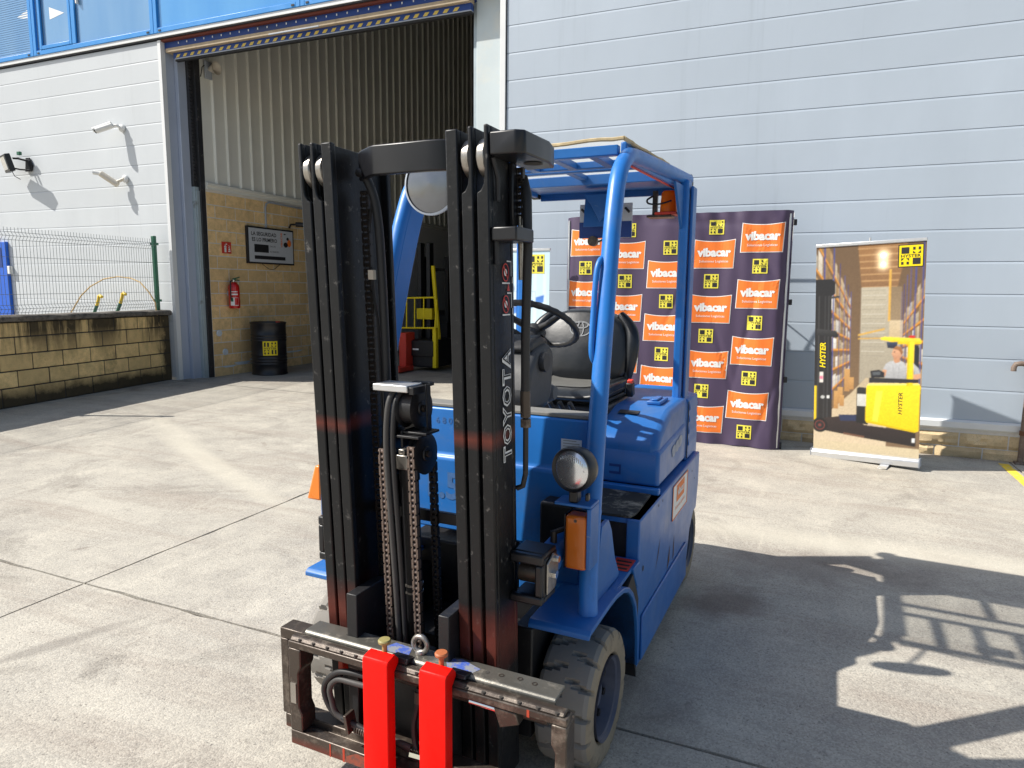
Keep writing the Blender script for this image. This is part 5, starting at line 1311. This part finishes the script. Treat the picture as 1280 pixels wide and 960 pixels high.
# ================================================================== ROLL UP BANNERS
def rollup(P0, P1, H, label, draw, lean=(0, 0)):
    P0 = Vector(P0); P1 = Vector(P1); d = (P1 - P0); w = d.xy.length; rz = math.atan2(d.y, d.x)
    o = thing('rollup_banner', label, 'banner', ((P0.x + P1.x) / 2, (P0.y + P1.y) / 2, gz((P0.x + P1.x) / 2)), rz, 'roll up banners by the grey wall')
    o.rotation_euler = (lean[0], lean[1], rz)
    MB().prism([(-.055, 0.012), (.06, .012), (.06, .07), (.03, .095), (-.03, .095), (-.055, .07)], 'x', -w / 2 - .01, w / 2 + .01).build('base_cassette', M['alu'], o, bev=.006)
    for s in (-1, 1):
        MB().bb(-w / 2 - .016 if s < 0 else w / 2 + .011, -w / 2 - .011 if s < 0 else w / 2 + .016, -.058, .063, .01, .098).build('end_cap', M['trim_grey'], o, bev=.004)
    for x in (-.24, .21): MB().prism([(-.20, .004), (-.19, .001), (.1, .001), (.1, .012), (-.19, .010)], 'x', x * w - .04, x * w + .04).build('foot', M['alu'], o, bev=.002)
    MB().bb(-w / 2 - .004, w / 2 + .004, -.012, .012, H - .03, H).build('top_rail', M['alu'], o, bev=.004)
    MB().tube([(0, .035, .08), (0, .035, H + .035)], .010, 8).build('support_pole', M['alu'], o)
    Z0, ZH = .095, H - .032
    curl = lambda a: 0.0
    sh = MB()
    fn = lambda dd: (lambda a, b: (-w / 2 + w * a, curl(a * 2 + b * 3) - dd, Z0 + (ZH - Z0) * b))
    sh.grid(lambda a, b: fn(0)(a, b), 12, 24); sh.grid(lambda a, b: fn(-.0015)(a, b), 12, 24, True)
    s_ = sh.build('printed_sheet', M['white'], o)
    draw(fn, s_, w, ZH - Z0)
    return o

import numpy as np
class Picture:
    """a printed picture rasterised on to a fine grid: the colours live on the vertices of one flat sheet"""
    def __init__(s, nx, ny, ss=2): s.nx, s.ny, s.ss = nx, ny, ss; s.W, s.H = nx * ss, ny * ss; s.a = np.zeros((s.H, s.W, 3)); s.rng = np.random.default_rng(5); s.gain = 1.0
    def poly(s, pts, col, col2=None, jit=0.0):
        px = np.array([(p[0] * s.W, p[1] * s.H) for p in pts])
        x0, x1 = int(max(0, px[:, 0].min())), int(min(s.W, px[:, 0].max() + 1)); y0, y1 = int(max(0, px[:, 1].min())), int(min(s.H, px[:, 1].max() + 1))
        if x1 <= x0 or y1 <= y0: return
        X, Y = np.meshgrid(np.arange(x0, x1) + .5, np.arange(y0, y1) + .5); m = np.zeros(X.shape, bool); n = len(px)
        for i in range(n):
            (xa, ya), (xb, yb) = px[i], px[(i + 1) % n]
            if ya == yb: continue
            c = (ya > Y) != (yb > Y); m ^= c & (X < (xb - xa) * (Y - ya) / (yb - ya) + xa)
        c0 = np.array(col); c1 = np.array(col2 if col2 is not None else col)
        t = ((Y - y0) / max(1, y1 - y0))[..., None]; cc = c0 * (1 - t) + c1 * t
        if jit: cc = cc * (1 + jit * (s.rng.random(X.shape)[..., None] - .5))
        s.a[y0:y1, x0:x1][m] = np.broadcast_to(cc, X.shape + (3,))[m]
    def rect(s, x0, y0, x1, y1, *k, **kk): s.poly([(x0, y0), (x1, y0), (x1, y1), (x0, y1)], *k, **kk)
    def line(s, p, q, w, col):
        d = Vector((q[0] - p[0], q[1] - p[1])); n = Vector((-d.y, d.x)).normalized() * w / 2
        s.poly([(p[0] + n.x, p[1] + n.y), (q[0] + n.x, q[1] + n.y), (q[0] - n.x, q[1] - n.y), (p[0] - n.x, p[1] - n.y)], col)
    def glow(s, x, y, r, col):
        X, Y = np.meshgrid((np.arange(s.W) + .5) / s.W, (np.arange(s.H) + .5) / s.H)
        g = np.exp(-(((X - x)) ** 2 + ((Y - y) * s.H / s.W) ** 2) / r ** 2)[..., None]; s.a += g * np.array(col)
    def blur(s, k=1):
        for _ in range(k):
            a = s.a; p = np.pad(a, ((1, 1), (1, 1), (0, 0)), 'edge'); s.a = (p[1:-1, 1:-1] * 2 + p[:-2, 1:-1] + p[2:, 1:-1] + p[1:-1, :-2] + p[1:-1, 2:]) / 6
    def sheet(s, fn, d, name, parent):
        a = (s.a * s.gain).reshape(s.ny, s.ss, s.nx, s.ss, 3).mean((1, 3)).clip(0, 1)[::-1]
        mb = MB(); f = fn(d); mb.grid(lambda u, v: f(u, v), s.nx - 1, s.ny - 1)
        m, n, l, b = nt('printed_picture'); at = n.new('ShaderNodeAttribute'); at.attribute_name = 'ink'; l.new(at.outputs['Color'], b.inputs['Base Color']); b.inputs['Roughness'].default_value = .5
        o = mb.build(name, m, parent, smooth=False)
        ca = o.data.color_attributes.new('ink', 'FLOAT_COLOR', 'POINT'); rgba = np.ones((s.nx * s.ny, 4), np.float32); rgba[:, :3] = a.reshape(-1, 3); ca.data.foreach_set('color', rgba.ravel())
        return o

def draw_forklift(fn, s, w, h):
    P = Picture(120, 250, 3); P.gain = .95; rr = random.Random(11)
    P.rect(0, 0, 1, 1, (.14, .085, .045), (.20, .13, .075))
    VX, VY = .585, .50
    def left(d, hg): k = 1 / (1 + .42 * d); return (VX - .86 * k - .02, VY - hg * k)
    def right(d, hg): k = 1 / (1 + .42 * d); return (VX + .62 * k + .06, VY - hg * k)
    # ceiling, end wall, floor
    P.poly([(.40, 0), (.84, 0), (.76, .21), (.44, .21)], (.30, .15, .055), (.24, .13, .06), jit=.3)
    for k in range(7): P.line((.40 + .008 * k, .02 + .03 * k), (.83 - .012 * k, .02 + .03 * k), .006, (.46, .27, .12))
    P.rect(.44, .20, .80, .66, (.46, .41, .31), (.34, .30, .23), jit=.1)
    for k in range(15): P.line((.45, .215 + .022 * k), (.66, .215 + .022 * k), .003, (.58, .54, .45) if k % 2 else (.30, .27, .21))
    P.rect(.70, .20, .80, .45, (.24, .17, .10), (.34, .25, .15)); P.rect(.685, .12, .705, .36, (.66, .38, .07)); P.rect(.70, .355, .83, .46, (.60, .48, .31), (.50, .38, .22))
    P.line((.42, .425), (.66, .395), .009, (.62, .37, .08)); P.line((.42, .442), (.66, .438), .006, (.58, .34, .08))
    P.poly([(.36, .71), (.50, .63), (.70, .63), (.70, 1), (.0, 1), (0, .88)], (.50, .40, .26), (.64, .52, .36), jit=.08)
    tans = [(.58, .42, .25), (.66, .53, .36), (.44, .28, .13), (.74, .66, .54), (.50, .34, .18), (.36, .22, .10), (.70, .58, .42), (.80, .76, .70)]
    for (fnc, d0, d1, lv) in ((left, -.35, 7, (-.42, -.20, .02, .22, .42, .62, .82)), (right, -.2, 6, (-.28, -.08, .10, .28, .46))):
        for li, h0 in enumerate(lv):
            d = d1
            while d > d0:
                st = rr.uniform(.28, .55); d -= st
                hh = rr.uniform(.09, .165)
                c = rr.choice(tans); sh = .55 + .45 * rr.random(); c = tuple(x * sh for x in c)
                a, b, e, f = fnc(d, h0), fnc(d + st * .92, h0), fnc(d + st * .92, h0 + hh), fnc(d, h0 + hh)
                P.poly([a, b, e, f], c, tuple(x * .72 for x in c), jit=.15)
                m1 = ((a[0] + f[0]) / 2, (a[1] + f[1]) / 2); m2 = ((b[0] + e[0]) / 2, (b[1] + e[1]) / 2); P.line(m1, m2, .003, tuple(x * .6 for x in c))
            P.line(fnc(d0 - .4, h0 - .015), fnc(d1, h0 - .015), .013, (.62, .27, .04)); P.line(fnc(d0 - .4, h0 - .03), fnc(d1, h0 - .03), .006, (.20, .09, .03))
        for d in [d0 + .25 + 1.0 * k for k in range(8)]:
            k = 1 / (1 + .42 * d); P.line(fnc(d, 1.1), fnc(d, -.55), .020 * k, (.035, .05, .22)); P.line(fnc(d + .05, 1.1), fnc(d + .05, -.55), .006 * k, (.10, .13, .38))
    P.blur(2)
    for (x0, y0, x1, y1) in ((.20, .70, .245, .79), (.235, .68, .285, .76), (.30, .59, .35, .70), (.34, .63, .39, .69), (.255, .72, .30, .775)): P.rect(x0, y0, x1, y1, (.56, .31, .11), (.42, .22, .08))
    for (x, y, r) in ((.63, .055, .05), (.63, .098, .045)): P.glow(x, y, r, (1.2, .95, .6)); P.glow(x, y, r * .4, (1.5, 1.4, 1.1))
    P.a = P.a.clip(0, 1)
    # big black mast of the printed truck
    P.poly([(0, .155), (.165, .155), (.195, .172), (.195, .225), (.16, .238), (.185, .86), (.0, .86)], (.016, .016, .018), (.028, .026, .026))
    for x in (.04, .10, .135): P.line((x, .235), (x, .84), .008, (.06, .06, .062))
    P.poly([(.02, .395), (.21, .405), (.235, .422), (.225, .438), (.02, .425)], (.05, .05, .052), (.015, .015, .016))
    P.poly([(.15, .238), (.235, .236), (.235, .246), (.15, .25)], (.05, .05, .05)); P.rect(.055, .61, .092, .662, (.72, .68, .62)); P.rect(.058, .63, .09, .645, (.75, .2, .3)); P.rect(0, .68, .028, .86, (.78, .54, .02))
    P.poly([(.06, .845), (.36, .815), (.50, .86), (.96, .872), (.965, .945), (.5, .925), (.05, .90)], (.045, .032, .030), (.022, .018, .018)); P.poly([(.25, .818), (.42, .812), (.45, .842), (.27, .848)], (.03, .04, .09))
    P.poly([(.30, .905), (.50, .915), (.50, .925), (.30, .915)], (.16, .08, .05))
    for r_, c in ((1, (.018, .018, .018)), (.66, (.20, .05, .04)), (.56, (.028, .026, .026)), (.2, (.2, .05, .04))): P.poly(ell(.065, .878, .078 * r_, .037 * r_), c)
    P.poly([(.42, .682), (.44, .675), (.53, .678), (.53, .858), (.42, .85)], (.035, .034, .034), (.018, .018, .018)); P.rect(.425, .71, .525, .768, (.64, .63, .58), (.55, .54, .50))
    P.poly([(.51, .668), (.53, .656), (.97, .645), (.988, .66), (.985, .87), (.95, .877), (.52, .848), (.505, .835)], (.90, .68, .02), (.80, .56, .008)); P.poly([(.51, .668), (.53, .656), (.97, .645), (.985, .652), (.53, .666)], (.95, .80, .20)); P.line((.52, .843), (.95, .872), .004, (.55, .38, .0)); P.poly([(.60, .69), (.66, .688), (.62, .84), (.57, .835)], (.93, .73, .06))
    P.poly([(.62, .436), (.66, .431), (.97, .438), (.985, .450), (.98, .464), (.78, .466), (.70, .452), (.63, .447)], (.93, .74, .06), (.72, .50, .0)); P.rect(.868, .455, .922, .66, (.92, .70, .03), (.82, .58, .01)); P.rect(.868, .455, .880, .66, (.70, .49, .01))
    P.poly([(.925, .47), (.965, .47), (.97, .62), (.925, .62)], (.02, .022, .03)); P.poly([(.68, .456), (.78, .455), (.77, .486), (.69, .484)], (.05, .07, .12), (.02, .02, .03)); P.poly(ell(.90, .431, .03, .007), (.60, .03, .02))
    # driver
    P.poly([(.655, .585), (.68, .558), (.72, .546), (.80, .540), (.845, .552), (.865, .58), (.865, .63), (.68, .63)], (.52, .52, .52), (.36, .36, .37)); P.poly([(.92, .552), (.965, .575), (.985, .60), (.93, .61)], (.50, .50, .50), (.38, .38, .39))
    P.line((.74, .56), (.76, .63), .004, (.30, .30, .31)); P.line((.80, .56), (.79, .63), .004, (.30, .30, .31)); P.poly([(.745, .525), (.80, .525), (.805, .548), (.765, .555), (.75, .548)], (.52, .26, .14))
    P.poly(ell(.778, .507, .046, .028), (.68, .38, .23), (.52, .26, .15)); P.poly([(.735, .500), (.727, .512), (.738, .516)], (.62, .33, .19)); P.poly([(.738, .488), (.77, .473), (.812, .479), (.828, .502), (.815, .516), (.800, .500), (.785, .492)], (.36, .16, .06), (.24, .10, .04)); P.poly(ell(.752, .502, .006, .003), (.12, .06, .04)); P.line((.738, .523), (.752, .524), .003, (.42, .16, .12))
    P.poly([(.655, .585), (.69, .588), (.68, .618), (.64, .615)], (.60, .32, .19), (.50, .26, .15)); P.poly([(.92, .605), (.985, .60), (.99, .62), (.93, .632)], (.62, .33, .20))
    P.poly([(.54, .595), (.62, .588), (.67, .60), (.67, .625), (.55, .628)], (.025, .025, .03)); P.poly([(.53, .628), (.97, .626), (.97, .643), (.53, .652)], (.03, .03, .034)); P.poly([(.56, .60), (.63, .597), (.635, .612), (.565, .615)], (.10, .11, .12))
    P.rect(.93, .905, .955, .925, (.8, .8, .78)); P.rect(.13, .725, .155, .74, (.75, .75, .73)); P.poly(ell(.09, .735, .02, .008), (.5, .5, .48))
    P.rect(.0, .955, 1, 1, (.60, .50, .33)); 
    P.blur(1)
    k_ = .60 + .40 * np.ones((P.H, P.W, 1)); P.a *= (.92 + .16 * P.rng.random((P.H // 4 + 1, P.W // 4 + 1, 1)).repeat(4, 0).repeat(4, 1)[:P.H, :P.W])
    P.sheet(fn, .0008, 'printed_picture', s)
    d = .0016
    def ft(cu, cv, rot):   # square metric around a point of the sheet
        return lambda a, b: fn(d)(cu + (a * math.cos(rot) - b * math.sin(rot)) / w, 1 - cv + (a * math.sin(rot) + b * math.cos(rot)) / h)
    t = MB(); put_text(t, ft(.078, .525, math.pi / 2), 'HYSTER', (0, 0), width=.26, offset=.03, shear=.2); t.build('lettering', M['hyst_yellow'], s, smooth=False)
    t = MB(); put_text(t, ft(.82, .745, math.pi / 2), 'HYSTER', (0, 0), width=.215, offset=.01, shear=.2, sy=.8); t.build('lettering', M['black_print'], s, smooth=False)
    k = MB(); rect(k, lambda a, b: fn(.0014)(a, b), .760, .978, 1 - .113, 1 - .011); k.build('logo_border', M['black_print'], s, smooth=False)
    square_logo(lambda q: (lambda a, b: fn(d + q)(.87 + a / w, 1 - .062 + b / h)), 0, 0, .195, s, M['hyst_yellow'])
rollup((.215, 7.765, 0), (1.145, 7.50, 0), 2.20, 'tall roll up banner with a photo of a yellow truck in a warehouse aisle', draw_forklift, (R_(2.5), R_(-2.2)))

def draw_blue(fn, s, w, h):
    P = Picture(70, 150, 3)
    P.rect(0, 0, 1, 1, (.56, .74, .83), (.66, .80, .86), jit=.05)
    for k in range(7): P.rect(.06 + .14 * k, .12, .11 + .14 * k, .58, (.66, .82, .90), (.74, .86, .90))
    P.rect(0, .62, 1, 1, (.80, .68, .48), (.70, .56, .38), jit=.1); P.rect(0, .57, 1, .63, (.72, .80, .82))
    for k in range(4): P.poly([(.80 - .18 * k, .27 + .03 * k), (.92 - .16 * k, .255 + .03 * k), (.91 - .16 * k, .30 + .03 * k), (.80 - .18 * k, .31 + .03 * k)], (.05, .17, .58), (.10, .28, .70))
    P.poly([(.2, .50), (.75, .45), (.76, .455), (.45, .50), (.2, .53)], (.85, .50, .12)); P.poly(ell(.42, .22, .07, .035), (.26, .32, .42)); P.poly(ell(.62, .27, .05, .02), (.20, .25, .34)); P.line((.3, .238), (.80, .238), .006, (.45, .56, .64)); P.line((.795, .235), (.795, .3), .008, (.45, .56, .64))
    P.rect(.7, .66, .95, .74, (.66, .40, .22)); P.rect(.3, .68, .5, .8, (.72, .50, .30)); P.rect(.55, .70, .66, .78, (.85, .72, .55))
    P.blur(1); P.sheet(fn, .0008, 'printed_picture', s)
    square_logo(lambda q: (lambda a, b: fn(.0016 + q)(.80 + a / w, 1 - .075 + b / h)), 0, 0, .22, s, M['yellow_print'])
rollup((-3.60, 7.66, 0), (-2.72, 7.60, 0), 2.13, 'pale blue roll up banner with a yellow logo, half hidden behind the seat and mast', draw_blue)

# ================================================================== MACHINES INSIDE
o = thing('order_picker', 'yellow and black stacker truck with a barred load backrest just inside the door', 'truck', (-6.78, 11.45, gz(-6.8)))
MB().bb(-.22, .30, .15, .95, .08, .62).build('chassis', M['black2'], o, bev=.03)
MB().bb(-.20, .28, .10, .16, .30, .60).build('cover', M['drum'], o, bev=.01)
MB().bb(-.16, -.03, .09, .10, .42, .45).build('label', M['white'], o)
MB().bb(-.36, -.20, -.10, .25, .10, .76).bb(-.36, -.14, -.45, .1, .02, .12).build('side_fairing', M['redlab'], o, bev=.02)
MB().bb(.26, .34, .12, .22, .08, .86).build('upright', M['hyst_yellow'], o, bev=.01)
bk_ = MB().tube([(-.50, .1, .82), (-.50, .1, 1.37), (-.46, .1, 1.42), (.30, .1, 1.44), (.37, .1, 1.40), (.36, .1, 1.2), (.33, .1, .80)], .017, 8)
bk_.tube([(-.50, .1, .84), (.34, .1, .86)], .017, 8)
for x in (-.30, -.12, .08): bk_.tube([(x, .1, .85), (x + .01, .1, 1.42)], .013, 6)
bk_.build('load_backrest', M['hyst_yellow'], o)
MB().tube([(.26, .45, .2), (.2, .45, .9), (.10, .45, 2.05)], .04, 8).build('mast_tube', M['hyst_yellow'], o)
for x in (-.28, -.08): MB().bb(x, x + .08, .5, .66, .1, 2.5).build('mast_rail', M['black2'], o, bev=.006)
MB().bb(-.30, .05, .48, .60, 1.0, 1.22).build('carriage', M['hyst_yellow'], o, bev=.01)
def dark_truck(x, y, lab, s):
    o = thing('parked_forklift', lab, 'forklift', (x, y, gz(x)), 0, 'forklifts parked in the dark hall')
    MB().prism([(-.55, .15), (-.55, .95), (-.4, 1.05), (.9, 1.05), (1.1, .8), (1.1, .15)], 'x', -.5, .5).build('body', M['black2'], o, bev=.05)
    g = MB()
    for a in (-.45, .42): g.tube([(a, -.45, 1.0), (a, -.30, 1.9), (a, -.1, 2.05), (a, .7, 2.1), (a, .9, 1.0)], .04, 8)
    g.bb(-.48, .46, -.1, .7, 2.04, 2.10); g.build('overhead_guard', M[s], o, bev=.01)
    for a in (-.36, .30): MB().bb(a, a + .09, -.85, -.65, .08, 2.35).build('mast_rail', M['black2'], o)
    MB().bb(-.4, .4, -.92, -.86, .25, .8).build('carriage', M['black2'], o)
    for a in (-.56, .40):
        for yy in (-.4, .75): MB().lathe([(.12, 0), (.26, .01), (.27, .04), (.27, .14), (.26, .17), (.12, .18)], (a, yy, .27), 'x', 24).build('tyre', M['rubber'], o)
    MB().bb(-.2, .2, .1, .5, 1.1, 1.2).bb(-.2, .2, .45, .55, 1.2, 1.7).build('seat', M['vinyl'], o, bev=.03)
    for a in (-.3, .2): MB().bb(a, a + .1, -1.9, -.86, .05, .09).build('fork', M['redlab'], o)
dark_truck(-6.75, 14.6, 'dark forklift with a yellow guard, farthest right inside the dark hall', 'hyst_yellow')
dark_truck(-8.15, 15.4, 'black forklift with a tall mast, deep inside the dark hall behind the stacker', 'black2')
